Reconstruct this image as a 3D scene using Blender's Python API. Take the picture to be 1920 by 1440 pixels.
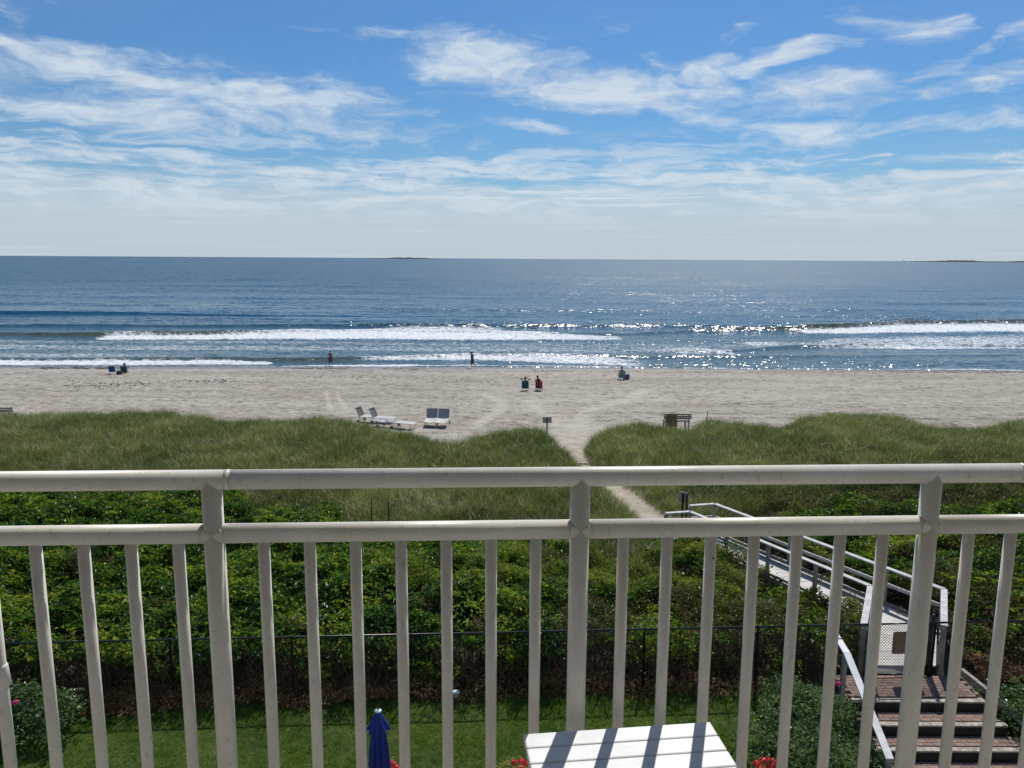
import bpy, bmesh, math, random
import numpy as np
from mathutils import Vector, Matrix, Euler
random.seed(7); RNG = np.random.default_rng(11)
R = math.radians; PI = math.pi
for o in list(bpy.data.objects): bpy.data.objects.remove(o)
SC = bpy.context.scene; COL = SC.collection

# ------------------------------------------------------------------ camera
FOC, PITCH, ROLL, EYE = 1450.0, R(9.25), R(0.34), 12.0
cd = bpy.data.cameras.new('camera'); cam = bpy.data.objects.new('camera', cd); COL.objects.link(cam)
cd.sensor_width = 36; cd.lens = FOC/1920*36; cd.clip_start = .05; cd.clip_end = 40000
cam.matrix_world = Matrix.Translation((0, 0, EYE)) @ Euler((PI/2-PITCH, 0, 0)).to_matrix().to_4x4() @ Matrix.Rotation(ROLL, 4, 'Z')
SC.camera = cam

# ------------------------------------------------------------------ daylight
SUN_AZ, SUN_EL, SUN_STRENGTH, SKY_STRENGTH, EXPOSURE = R(17.2), R(53.5), 4.6, 0.11, 0.0
sl = bpy.data.lights.new('sun', 'SUN'); sl.energy = SUN_STRENGTH; sl.angle = R(.5); sl.color = (1, .955, .88)
so = bpy.data.objects.new('sun', sl); COL.objects.link(so)
SDIR = Vector((math.sin(SUN_AZ)*math.cos(SUN_EL), math.cos(SUN_AZ)*math.cos(SUN_EL), math.sin(SUN_EL)))
so.rotation_euler = SDIR.to_track_quat('Z', 'Y').to_euler(); so.location = (0, 0, 40)
SC.view_settings.view_transform = 'Standard'; SC.view_settings.look = 'None'
SC.view_settings.gamma = 1; SC.view_settings.use_curve_mapping = False; SC.view_settings.exposure = EXPOSURE
W = bpy.data.worlds.new('World'); SC.world = W; W.use_nodes = True

# ------------------------------------------------------------------ node helper
class NT:
    def __init__(s, tree): s.t = tree; s.n = tree.nodes; s.l = tree.links
    def add(s, typ, props=None, **ins):
        n = s.n.new(typ)
        for k, v in (props or {}).items(): setattr(n, k, v)
        for k, v in ins.items():
            key = int(k[1:]) if k[0] == '_' and k[1:].isdigit() else k.replace('_', ' ')
            s.put(n.inputs[key], v)
        return n
    def put(s, sock, v):
        if isinstance(v, bpy.types.NodeSocket): s.l.new(v, sock)
        elif isinstance(v, bpy.types.Node): s.l.new(v.outputs[0], sock)
        else: sock.default_value = v
    def math(s, op, a, b=0.0, clamp=False):
        return s.add('ShaderNodeMath', {'operation': op, 'use_clamp': clamp}, _0=a, _1=b).outputs[0]
    def ss(s, v, a, b, c=0.0, d=1.0):
        return s.add('ShaderNodeMapRange', {'interpolation_type': 'SMOOTHSTEP'}, Value=v, From_Min=a, From_Max=b, To_Min=c, To_Max=d).outputs[0]
    def lin(s, v, a, b, c=0.0, d=1.0):
        return s.add('ShaderNodeMapRange', None, Value=v, From_Min=a, From_Max=b, To_Min=c, To_Max=d).outputs[0]
    def mix(s, f, a, b, mode='MIX'):
        n = s.n.new('ShaderNodeMix'); n.data_type = 'RGBA'; n.blend_type = mode
        def c4(v): return (*v, 1) if isinstance(v, tuple) and len(v) == 3 else v
        s.put(n.inputs[0], f); s.put(n.inputs[6], c4(a)); s.put(n.inputs[7], c4(b)); return n.outputs[2]
    def noise(s, vec, scale=1.0, detail=3.0, rough=.5, dist=0.0):
        return s.add('ShaderNodeTexNoise', None, Vector=vec, Scale=scale, Detail=detail, Roughness=rough, Distortion=dist).outputs[0]
    def mapping(s, vec, loc=(0, 0, 0), rot=(0, 0, 0), scl=(1, 1, 1), typ='POINT'):
        return s.add('ShaderNodeMapping', {'vector_type': typ}, Vector=vec, Location=loc, Rotation=rot, Scale=scl).outputs[0]

def ray(px, py):
    x = (px-960)/FOC; y = -(py-720)/FOC; c, s = math.cos(ROLL), math.sin(ROLL)
    X = x*c-y*s; Y = x*s+y*c; a = PI/2-PITCH
    return X, Y*math.cos(a)+math.sin(a), Y*math.sin(a)-math.cos(a)
def Pz(px, py, z):
    d = ray(px, py); t = (z-EYE)/d[2]; return d[0]*t, d[1]*t, z
def Py(px, py, yy):
    d = ray(px, py); t = yy/d[1]; return d[0]*t, yy, EYE+d[2]*t
def azel(px, py):
    d = ray(px, py); return math.atan2(d[0], d[1]), math.atan2(d[2], math.hypot(d[0], d[1]))

# ------------------------------------------------------------------ sky with cirrus
def make_world():
    N = NT(W.node_tree); N.n.clear()
    sky = N.add('ShaderNodeTexSky'); sky.sky_type = 'NISHITA'; sky.sun_disc = False
    sky.sun_elevation = SUN_EL; sky.sun_rotation = SUN_AZ; sky.air_density = 1.15; sky.dust_density = .35; sky.ozone_density = 3.0; sky.altitude = 10
    tc = N.add('ShaderNodeTexCoord').outputs['Generated']
    sp = N.add('ShaderNodeSeparateXYZ', None, Vector=tc)
    az = N.math('ARCTAN2', sp.outputs[0], sp.outputs[1])
    el = N.math('ARCSINE', N.math('MINIMUM', N.math('MAXIMUM', sp.outputs[2], -1.0), 1.0))
    uv = N.add('ShaderNodeCombineXYZ', None, X=az, Y=el, Z=0.0).outputs[0]
    # domain warp
    wv = N.mapping(uv, scl=(3.2, 9, 1))
    wn = N.add('ShaderNodeTexNoise', None, Vector=wv, Scale=1.6, Detail=4.0, Roughness=.55).outputs[1]
    off = N.add('ShaderNodeVectorMath', {'operation': 'SUBTRACT'}, _0=wn, _1=(.5, .5, .5)).outputs[0]
    off = N.add('ShaderNodeVectorMath', {'operation': 'MULTIPLY'}, _0=off, _1=(.20, .06, 0)).outputs[0]
    uw = N.add('ShaderNodeVectorMath', {'operation': 'ADD'}, _0=uv, _1=off).outputs[0]
    streak = N.noise(N.mapping(uw, rot=(0, 0, R(9)), scl=(5.5, 34, 1)), 1.0, 7.0, .56, .15)
    fine = N.noise(N.mapping(uw, rot=(0, 0, R(4)), scl=(22, 60, 1)), 1.0, 8.0, .66, .3)
    broad = N.noise(N.mapping(uv, scl=(2.2, 9, 1)), 1.0, 3.0, .5)
    tex = N.math('ADD', N.math('MULTIPLY', streak, .62), N.math('MULTIPLY', fine, .38))
    clouds = [(120,135,150,26,12,.9),(330,165,300,34,11,1.0),(560,195,240,30,13,1.0),(180,195,270,30,8,1.0),(430,150,250,22,14,.7),(700,190,110,22,14,.8),
      (760,235,70,9,10,.7),(640,75,120,34,15,.35),(840,120,100,32,12,1.0),(940,130,190,40,10,1.0),(1120,165,250,34,6,1.0),(1240,130,80,40,0,.6),(1340,145,70,34,-10,.9),(1290,205,140,22,3,.75),
      (1500,98,62,17,-18,.95),(1455,165,70,24,-25,.7),(1560,168,130,26,4,1.05),(1690,182,100,12,3,.9),(1670,45,70,20,12,1.0),(1780,110,100,16,-28,.95),(1860,145,100,26,-8,.85),
      (1890,70,70,26,-30,.6),(1130,62,42,16,10,.5),(1400,50,26,20,30,.45),(185,256,38,12,12,.8),(45,242,110,5,-1,.6),(1010,238,90,8,0,.8),(1260,238,75,5,0,.7),(1540,246,110,22,8,.85),
      (1725,236,40,10,0,.8),(1890,242,60,11,12,.8),(1400,250,24,7,0,.7),(1090,215,50,9,-5,.6),(580,262,130,7,4,.6)]
    tot = None
    for cx, cy, hw, hh, ang, amp in clouds:
        a, e = azel(cx, cy)
        m = N.mapping(uw, (a, e, 0), (0, 0, -R(ang)), (hw/FOC*1.6, hh/FOC*2.0, 1), 'TEXTURE')
        ln = N.add('ShaderNodeVectorMath', {'operation': 'LENGTH'}, _0=m).outputs[1]
        g = N.ss(ln, 1.25, .1, 0, amp)
        tot = g if tot is None else N.math('MAXIMUM', tot, g)
    dens_c = N.ss(N.math('ADD', N.math('MULTIPLY', tot, .46), N.math('MULTIPLY', N.math('SUBTRACT', tex, .5), 1.5)), .15, .60)
    dens_c = N.math('MULTIPLY', dens_c, N.ss(tot, .05, .42))
    # low bank that thickens to the horizon, streaky gaps
    lift = N.math('ADD', el, N.math('MULTIPLY', N.math('SUBTRACT', broad, .5), .07))
    bank = N.ss(lift, .172, .088)
    st2 = N.noise(N.mapping(uw, rot=(0, 0, R(2)), scl=(4, 60, 1)), 1.0, 7.0, .6, .2)
    gap = N.ss(N.math('ADD', N.math('ADD', N.math('MULTIPLY', st2, .75), N.math('MULTIPLY', fine, .25)), N.math('MULTIPLY', N.ss(el, .14, .02), .30)), .455, .64)
    dens_b = N.math('MULTIPLY', bank, N.math('ADD', N.math('MULTIPLY', gap, .68), N.ss(el, .10, .03, .10, .34)))
    # the same kind of cirrus goes on above and round the frame
    high = N.math('MULTIPLY', N.ss(N.math('ADD', N.math('MULTIPLY', tex, .7), N.math('MULTIPLY', broad, .45)), .58, .86), N.ss(el, .28, .42))
    side = N.math('MULTIPLY', N.ss(N.math('ABSOLUTE', az), .62, .8), N.math('MULTIPLY', N.ss(tex, .5, .75), N.ss(el, .08, .14)))
    dens = N.math('MAXIMUM', N.math('MAXIMUM', dens_c, dens_b), N.math('MAXIMUM', N.math('MULTIPLY', high, .6), N.math('MULTIPLY', side, .8)))
    veil = N.math('MULTIPLY', N.ss(N.math('ADD', broad, N.math('MULTIPLY', tex, .5)), .6, 1.0), .18)
    dens = N.math('MAXIMUM', dens, N.math('MULTIPLY', veil, .25))
    # thin bright streaks low over the sea
    ba, be = azel(1180, 366)
    thin = N.noise(N.mapping(uv, scl=(4, 210, 1)), 1.0, 4.0, .55, .1)
    bm = N.add('ShaderNodeVectorMath', {'operation': 'LENGTH'}, _0=N.mapping(uv, (ba, be, 0), (0, 0, 0), (.27, .022, 1), 'TEXTURE')).outputs[1]
    thinm = N.math('MULTIPLY', N.ss(thin, .53, .66), N.ss(bm, 1.2, .2, .25, 1.0))
    thinm = N.math('MULTIPLY', thinm, N.ss(el, .135, .095))
    base = N.add('ShaderNodeHueSaturation', None, Saturation=SKY_SAT, Value=1.0, Fac=1.0, Color=sky).outputs[0]
    base = N.mix(1.0, base, SKY_TINT, 'MULTIPLY')
    cc = N.mix(N.ss(el, .0, .16), CLOUD_LOW, CLOUD_HIGH)
    cc = N.mix(N.math('MULTIPLY', N.math('MULTIPLY', N.ss(N.math('ADD', N.math('MULTIPLY', streak, .6), N.math('MULTIPLY', fine, .4)), .44, .62), N.ss(el, .03, .12)), .7), cc, (CLOUD_HIGH[0]*1.28, CLOUD_HIGH[1]*1.22, CLOUD_HIGH[2]*1.12))
    col = N.mix(N.math('MULTIPLY', dens, .93), base, cc)
    col = N.mix(N.math('MULTIPLY', thinm, .8), col, (CLOUD_HIGH[0]*1.25, CLOUD_HIGH[1]*1.2, CLOUD_HIGH[2]*1.1))
    wh = N.math('MULTIPLY', N.ss(N.math('ADD', N.math('MULTIPLY', st2, .6), N.math('MULTIPLY', fine, .4)), .45, .60), N.math('MULTIPLY', bank, N.ss(el, .03, .075)))
    col = N.mix(N.math('MULTIPLY', wh, .75), col, (CLOUD_HIGH[0]*1.22, CLOUD_HIGH[1]*1.16, CLOUD_HIGH[2]*1.08))
    bg = N.add('ShaderNodeBackground', None, Color=col, Strength=SKY_STRENGTH)
    out = N.add('ShaderNodeOutputWorld'); N.l.new(bg.outputs[0], out.inputs[0])
SKY_SAT, SKY_TINT = 1.0, (.32, .54, .76)
CLOUD_LOW, CLOUD_HIGH = (4.7, 5.5, 6.15), (4.9, 5.8, 6.9)
make_world()

# ------------------------------------------------------------------ materials
def mat(name, color, rough=.6, spec=.5, metal=0.0, var=.0, vscale=3.0, bump=0.0, bscale=40.0, col2=None, trans=0.0, coat=0.0):
    m = bpy.data.materials.new(name); m.use_nodes = True; N = NT(m.node_tree); N.n.clear()
    out = N.add('ShaderNodeOutputMaterial'); b = N.add('ShaderNodeBsdfPrincipled')
    tc = N.add('ShaderNodeTexCoord').outputs['Object']; c = (*color, 1)
    if var > 0 or col2:
        n = N.noise(tc, vscale, 5, .6)
        lo = col2 if col2 else tuple(x*(1-var) for x in color)
        hi = color if col2 else tuple(min(1, x*(1+var)) for x in color)
        c = N.mix(N.ss(n, .35, .65), lo, hi)
        N.put(b.inputs['Base Color'], c)
        N.put(b.inputs['Roughness'], N.lin(n, .3, .7, max(.02, rough-.07), min(1, rough+.07)))
    else: b.inputs['Base Color'].default_value = c; b.inputs['Roughness'].default_value = rough
    b.inputs['Metallic'].default_value = metal; b.inputs['Specular IOR Level'].default_value = spec; b.inputs['Coat Weight'].default_value = coat
    if bump > 0:
        bn = N.add('ShaderNodeBump', None, Strength=bump, Distance=.01, Height=N.noise(tc, bscale, 4, .6)); N.l.new(bn.outputs[0], b.inputs['Normal'])
    if trans > 0:
        t = N.add('ShaderNodeBsdfTranslucent'); N.put(t.inputs[0], c); mx = N.add('ShaderNodeMixShader', None, Fac=trans)
        N.l.new(b.outputs[0], mx.inputs[1]); N.l.new(t.outputs[0], mx.inputs[2]); N.l.new(mx.outputs[0], out.inputs[0])
    else: N.l.new(b.outputs[0], out.inputs[0])
    return m

def foliage(name, cols, scale=.35, rough=.4, trans=.35, spec=.5, fine=2.5, tint=(1.5, 1.7, .7), rw=.22):
    """cols: darker .. lighter tones picked by world position noise and by a per-instance random"""
    m = bpy.data.materials.new(name); m.use_nodes = True; N = NT(m.node_tree); N.n.clear()
    pos = N.add('ShaderNodeNewGeometry').outputs['Position']
    rnd = N.add('ShaderNodeObjectInfo').outputs['Random']
    isl = N.add('ShaderNodeNewGeometry').outputs['Random Per Island']
    v = N.math('ADD', N.math('MULTIPLY', N.noise(pos, scale, 3, .55), .6), N.math('MULTIPLY', N.noise(pos, fine, 2, .5), .25))
    v = N.math('ADD', v, N.math('MULTIPLY', N.math('SUBTRACT', rnd, .5), rw)); v = N.math('ADD', v, N.math('MULTIPLY', N.math('SUBTRACT', isl, .5), .18))
    cr = N.add('ShaderNodeValToRGB', None, Fac=N.lin(v, .22, .64)); e = cr.color_ramp.elements
    e[0].color = (*cols[0], 1); e[-1].color = (*cols[-1], 1)
    for i in range(1, len(cols)-1): x = e.new(i/(len(cols)-1)); x.color = (*cols[i], 1)
    b = N.add('ShaderNodeBsdfPrincipled', None, Base_Color=cr.outputs[0], Roughness=rough); b.inputs['Specular IOR Level'].default_value = spec
    tr = N.add('ShaderNodeBsdfTranslucent', None, Color=N.mix(1.0, cr.outputs[0], tint, 'MULTIPLY'))
    mx = N.add('ShaderNodeMixShader', None, Fac=trans); N.l.new(b.outputs[0], mx.inputs[1]); N.l.new(tr.outputs[0], mx.inputs[2])
    out = N.add('ShaderNodeOutputMaterial'); N.l.new(mx.outputs[0], out.inputs[0]); return m

def rail_paint():
    m = bpy.data.materials.new('rail_paint'); m.use_nodes = True; N = NT(m.node_tree); N.n.clear()
    pos = N.add('ShaderNodeNewGeometry').outputs['Position']
    n1 = N.noise(pos, 9, 5, .65); n2 = N.noise(pos, 60, 4, .7); n3 = N.noise(N.mapping(pos, scl=(3, 3, 1)), 22, 4, .6)
    c = N.mix(N.ss(n1, .35, .7), (.62, .585, .51), (.68, .65, .58))
    c = N.mix(N.math('MULTIPLY', N.ss(n2, .55, .75), .5), c, (.42, .39, .34))
    c = N.mix(N.math('MULTIPLY', N.ss(n3, .60, .72), .5), c, (.36, .32, .27))
    b = N.add('ShaderNodeBsdfPrincipled', None, Base_Color=c, Roughness=N.lin(n2, .3, .7, .30, .45)); b.inputs['Specular IOR Level'].default_value = .5
    bn = N.add('ShaderNodeBump', None, Strength=.12, Distance=.002, Height=N.noise(pos, 180, 3, .6)); N.l.new(bn.outputs[0], b.inputs['Normal'])
    out = N.add('ShaderNodeOutputMaterial'); N.l.new(b.outputs[0], out.inputs[0]); return m

M = {}
M['rail'] = rail_paint(); M['dark_sling'] = None
M['table'] = mat('table_plastic', (.61, .62, .63), .38, var=.05, vscale=6, bump=.05, bscale=90)
M['stucco'] = mat('stucco', (.55, .53, .48), .85, var=.06, bump=.3, bscale=60)
M['concrete'] = mat('concrete', (.42, .40, .37), .85, var=.1, bump=.3, bscale=50)
M['white_wood'] = mat('painted_wood', (.55, .555, .56), .6, var=.12, vscale=7, bump=.2, bscale=60)
M['rail_wood'] = mat('weathered_white_rail', (.40, .40, .40), .65, var=.2, vscale=6, bump=.3)
M['grey_wood'] = mat('weathered_wood', (.30, .285, .265), .8, var=.22, vscale=5, bump=.4, bscale=50)
M['deck_wood'] = mat('deck_wood', (.50, .48, .45), .75, var=.15, vscale=2.3, bump=.3, bscale=40)
M['dark_wood'] = mat('dark_wood', (.075, .055, .042), .75, var=.3, vscale=8, bump=.3)
M['shaded_riser_wood'] = mat('shaded_riser_wood', (.022, .018, .015), .85, var=.4, vscale=9, bump=.4)  # near-black colour stands in for the shade on the step fronts
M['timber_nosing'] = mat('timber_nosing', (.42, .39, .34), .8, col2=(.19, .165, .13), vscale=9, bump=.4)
M['brick'] = [mat('brick_%s' % k, c, .85, var=.16, vscale=16, bump=.35, bscale=80) for k, c in
              (('red', (.195, .125, .10)), ('pink', (.235, .16, .13)), ('brown', (.15, .10, .082)))]
M['joint_sand'] = mat('joint_sand', (.17, .13, .10), .95)
M['fence_black'] = mat('fence_black', (.010, .011, .011), .28)
M['fence_post'] = mat('fence_post', (.007, .007, .007), .7, spec=.15)
M['sign_brown'] = mat('sign_brown', (.16, .115, .075), .6, var=.1)
M['sign_metal'] = mat('sign_metal', (.36, .37, .38), .4, metal=.4, var=.08)
M['steel'] = mat('galvanised', (.45, .46, .47), .35, metal=.8)
M['blue_cloth'] = mat('blue_cloth', (.010, .028, .23), .75, var=.12, vscale=9, bump=.2, bscale=60)
M['beach_blue'] = mat('beach_chair_blue', (.010, .085, .30), .7, var=.1)
M['beach_teal'] = mat('beach_chair_teal', (.012, .085, .11), .7, var=.1)
M['teal_pale'] = mat('pale_teal_cloth', (.13, .24, .26), .7, var=.1)
M['red_cloth'] = mat('red_cloth', (.15, .02, .02), .75, var=.15)
M['beach_red'] = mat('beach_chair_red', (.17, .035, .03), .75, var=.15)
M['grey_sling'] = mat('grey_sling', (.26, .28, .29), .6, var=.08, vscale=4, trans=.12)
M['white_sling'] = mat('white_sling', (.46, .46, .44), .6, var=.08, vscale=4)
M['chair_frame'] = mat('chair_frame', (.55, .55, .54), .35)
M['skin'] = mat('skin', (.34, .19, .13), .55, var=.06)
M['tan_skin'] = mat('tan_skin', (.22, .095, .075), .5, var=.06)
M['hair'] = mat('dark_hair', (.02, .016, .013), .6)
M['dark_cloth'] = mat('dark_cloth', (.055, .06, .055), .8, var=.12)
M['navy_cloth'] = mat('navy_cloth', (.02, .025, .05), .8, var=.2)
M['print_cloth'] = mat('print_cloth', (.22, .21, .26), .8, col2=(.03, .035, .07), vscale=24)
M['purple_bag'] = mat('purple_bag', (.10, .09, .17), .7, var=.2)
M['rubber'] = mat('rubber', (.02, .02, .02), .7)
M['terracotta'] = mat('planter_clay', (.22, .25, .28), .7, var=.12)
M['soil'] = mat('soil', (.035, .026, .018), .95, var=.3)
M['flower_red'] = mat('flower_red', (.72, .045, .07), .6, trans=.3, var=.2, vscale=20)
M['flower_pink'] = mat('flower_pink', (.62, .05, .22), .6, trans=.3, var=.2, vscale=20)
M['flower_violet'] = mat('flower_violet', (.06, .035, .32), .6, trans=.3)
M['flower_yellow'] = mat('flower_yellow', (.6, .5, .12), .6, trans=.3)
M['stem'] = mat('stem', (.085, .06, .04), .85, var=.3, vscale=10)
M['dead_leaf'] = foliage('dead_leaf', [(.08, .045, .022), (.20, .12, .06), (.40, .27, .16)], 1.5, .7, .15, .3, tint=(1.1, 1, .8))
M['pale_plastic'] = mat('pale_plastic', (.55, .68, .75), .4)
M['rock'] = mat('island_rock', (.010, .015, .018), .9, var=.3, vscale=.01)
M['sail'] = mat('sailcloth', (.7, .7, .7), .7, trans=.3)
M['hull'] = mat('boat_hull', (.6, .6, .6), .4)
M['seaweed'] = mat('seaweed', (.03, .02, .014), .6, var=.4)
M['rose_leaf'] = foliage('rose_leaf', [(.018, .045, .016), (.055, .115, .035), (.14, .20, .07), (.30, .30, .11)], 1.6, .38, .28, .45)
M['geranium_leaf'] = foliage('geranium_leaf', [(.06, .12, .02), (.16, .22, .04), (.30, .30, .08)], 6, .5, .3)
M['hedge_leaf'] = foliage('hedge_leaf', [(.008, .030, .010), (.024, .07, .014), (.055, .13, .018), (.15, .235, .026), (.28, .30, .04)], .8, .40, .38, .32, rw=.34, tint=(1.7, 1.8, .6))
M['scrub_leaf'] = foliage('scrub_leaf', [(.022, .042, .014), (.06, .08, .024), (.12, .125, .035), (.22, .15, .075)], .6, .45, .3, .4)
M['beach_grass'] = foliage('beach_grass_blade', [(.055, .09, .022), (.11, .15, .036), (.18, .205, .065), (.25, .26, .12), (.42, .41, .25)], .3, .45, .32, .4, fine=2.2, rw=.5, tint=(1.35, 1.4, .6))
M['lawn_blade'] = foliage('lawn_blade', [(.035, .085, .010), (.075, .155, .016), (.13, .22, .024), (.24, .26, .05)], .5, .45, .38, .3, fine=3, tint=(1.6, 1.7, .6))

# ------------------------------------------------------------------ object helpers
def tag(o, label=None, cat=None, group=None, kind=None):
    if label: o['label'] = label
    if cat: o['category'] = cat
    if group: o['group'] = group
    if kind: o['kind'] = kind
    return o
def thing(name, label, cat, loc=(0, 0, 0), rz=0, group=None):
    o = bpy.data.objects.new(name, None); COL.objects.link(o); o.location = loc; o.rotation_euler = (0, 0, rz); o.empty_display_size = .2
    return tag(o, label, cat, group)
def copy_thing(src, loc, rz=0, label=None, group=None):
    def cp(o, par):
        c = o.copy(); COL.objects.link(c); c.parent = par
        for ch in KIDS.get(o.name, []): cp(bpy.data.objects[ch], c); KIDS.setdefault(c.name, [])
        return c
    r = src.copy(); COL.objects.link(r); r.location = loc; r.rotation_euler = (0, 0, rz)
    if label: r['label'] = label
    if group: r['group'] = group
    def rec(o, new):
        for ch in KIDS.get(o.name, []):
            c = bpy.data.objects[ch].copy(); COL.objects.link(c); c.parent = new; rec(bpy.data.objects[ch], c)
    rec(src, r); return r
KIDS = {}
def link(name, me, parent=None, loc=(0, 0, 0), rot=(0, 0, 0)):
    o = bpy.data.objects.new(name, me); COL.objects.link(o); o.location = loc; o.rotation_euler = rot
    if parent is not None: o.parent = parent; KIDS.setdefault(parent.name, []).append(o.name)
    return o
def grid_mesh(name, X, Y, Z, material, attrs=None, smooth=True):
    nr, nc = X.shape; me = bpy.data.meshes.new(name)
    co = np.stack([X, Y, Z], -1).reshape(-1, 3).astype(np.float32)
    i = np.arange(nr*nc).reshape(nr, nc); q = np.stack([i[:-1, :-1], i[:-1, 1:], i[1:, 1:], i[1:, :-1]], -1).reshape(-1, 4)
    me.vertices.add(len(co)); me.vertices.foreach_set('co', co.ravel())
    me.loops.add(q.size); me.loops.foreach_set('vertex_index', q.ravel().astype(np.int32))
    me.polygons.add(len(q)); me.polygons.foreach_set('loop_start', np.arange(0, q.size, 4, dtype=np.int32))
    me.update(calc_edges=True)
    if smooth: me.polygons.foreach_set('use_smooth', np.ones(len(q), dtype=bool))
    for k, v in (attrs or {}).items():
        a = me.attributes.new(k, 'FLOAT', 'POINT'); a.data.foreach_set('value', v.ravel().astype(np.float32))
    me.materials.append(material); return me
def quads_mesh(name, V, material, n=4):
    """V: (k, n, 3) loose polygons"""
    me = bpy.data.meshes.new(name); k = len(V)
    me.vertices.add(k*n); me.vertices.foreach_set('co', V.reshape(-1).astype(np.float32))
    me.loops.add(k*n); me.loops.foreach_set('vertex_index', np.arange(k*n, dtype=np.int32))
    me.polygons.add(k); me.polygons.foreach_set('loop_start', np.arange(0, k*n, n, dtype=np.int32))
    me.update(calc_edges=True); me.materials.append(material); return me

class MB:
    def __init__(s): s.v = []; s.f = []
    def _add(s, vs, fs):
        b = len(s.v); s.v += [tuple(v) for v in vs]; s.f += [tuple(b+i for i in f) for f in fs]; return s
    def box(s, c, size, rot=(0, 0, 0)):
        m = Euler(rot).to_matrix(); hx, hy, hz = [a/2 for a in size]; c = Vector(c)
        vs = [c + m @ Vector((x*hx, y*hy, z*hz)) for z in (-1, 1) for y in (-1, 1) for x in (-1, 1)]
        return s._add(vs, [(0, 2, 3, 1), (4, 5, 7, 6), (0, 1, 5, 4), (2, 6, 7, 3), (0, 4, 6, 2), (1, 3, 7, 5)])
    def beam(s, p, q, w, h, up=(0, 0, 1)):
        p, q = Vector(p), Vector(q); d = (q-p).normalized(); side = d.cross(Vector(up)).normalized()
        if side.length < .1: side = Vector((1, 0, 0))
        u = side.cross(d)
        vs = [e + side*a*w/2 + u*b*h/2 for e in (p, q) for b in (-1, 1) for a in (-1, 1)]
        return s._add(vs, [(0, 1, 3, 2), (4, 6, 7, 5), (0, 4, 5, 1), (2, 3, 7, 6), (0, 2, 6, 4), (1, 5, 7, 3)])
    def tube(s, pts, rad, n=10, caps=True, squash=None):
        pts = [Vector(p) for p in pts]; rad = rad if isinstance(rad, (list, tuple)) else [rad]*len(pts)
        up = None; rings = []
        for i, p in enumerate(pts):
            d = (pts[min(i+1, len(pts)-1)]-pts[max(i-1, 0)]).normalized()
            if up is None: up = Vector((0, 0, 1)) if abs(d.z) < .9 else Vector((0, 1, 0))
            a = d.cross(up).normalized(); b = a.cross(d).normalized(); up = b
            rings.append([p + (a*math.cos(2*PI*k/n)*(squash or 1) + b*math.sin(2*PI*k/n))*rad[i] for k in range(n)])
        vs = [v for r in rings for v in r]; fs = []
        for i in range(len(pts)-1):
            for k in range(n): fs.append((i*n+k, i*n+(k+1) % n, (i+1)*n+(k+1) % n, (i+1)*n+k))
        if caps: fs += [tuple(range(n-1, -1, -1)), tuple((len(pts)-1)*n+k for k in range(n))]
        return s._add(vs, fs)
    def ball(s, c, r, nu=12, nv=8, rot=(0, 0, 0)):
        r = r if isinstance(r, (tuple, list)) else (r, r, r); m = Euler(rot).to_matrix(); c = Vector(c)
        vs = [c + m @ Vector((0, 0, -r[2]))]
        for j in range(1, nv):
            t = -PI/2+PI*j/nv
            for i in range(nu): a = 2*PI*i/nu; vs.append(c + m @ Vector((r[0]*math.cos(t)*math.cos(a), r[1]*math.cos(t)*math.sin(a), r[2]*math.sin(t))))
        vs.append(c + m @ Vector((0, 0, r[2]))); fs = []
        for i in range(nu): fs.append((0, 1+(i+1) % nu, 1+i)); fs.append((len(vs)-1, 1+(nv-2)*nu+i, 1+(nv-2)*nu+(i+1) % nu))
        for j in range(nv-2):
            for i in range(nu): a = 1+j*nu+i; b = 1+j*nu+(i+1) % nu; fs.append((a, b, b+nu, a+nu))
        return s._add(vs, fs)
    def sheet(s, rows, thick=0):
        """rows: list of equal-length lists of points -> surface, optionally doubled by thick along z"""
        nr, nc = len(rows), len(rows[0]); vs = [Vector(p) for r in rows for p in r]
        fs = [(i*nc+j, i*nc+j+1, (i+1)*nc+j+1, (i+1)*nc+j) for i in range(nr-1) for j in range(nc-1)]
        return s._add(vs, fs)
    def mesh(s, name, m, smooth=False):
        me = bpy.data.meshes.new(name); me.from_pydata(s.v, [], s.f); me.update(); me.materials.append(m)
        if smooth: me.polygons.foreach_set('use_smooth', [True]*len(me.polygons))
        return me
    def build(s, name, m, parent=None, loc=(0, 0, 0), rot=(0, 0, 0), smooth=False, bevel=0):
        o = link(name, s.mesh(name, m, smooth), parent, loc, rot)
        if bevel:
            b = o.modifiers.new('bevel', 'BEVEL'); b.width = bevel; b.segments = 2; b.limit_method = 'ANGLE'
        return o

# value noise (numpy)
_T = RNG.random((512, 512))
def vnoise(x, y):
    xi = np.floor(x).astype(int); yi = np.floor(y).astype(int); fx = x-xi; fy = y-yi
    fx = fx*fx*(3-2*fx); fy = fy*fy*(3-2*fy)
    a = _T[xi % 512, yi % 512]; b = _T[(xi+1) % 512, yi % 512]; c = _T[xi % 512, (yi+1) % 512]; d = _T[(xi+1) % 512, (yi+1) % 512]
    return (a*(1-fx)+b*fx)*(1-fy)+(c*(1-fx)+d*fx)*fy
def fbm(x, y, o=4, g=.5):
    s = 0; a = 1; t = 0
    for i in range(o): s = s+a*vnoise(x*2**i+17*i, y*2**i+31*i); t += a; a *= g
    return s/t
def sst(x, a, b):
    t = np.clip((x-a)/(b-a), 0, 1); return t*t*(3-2*t)

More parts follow.
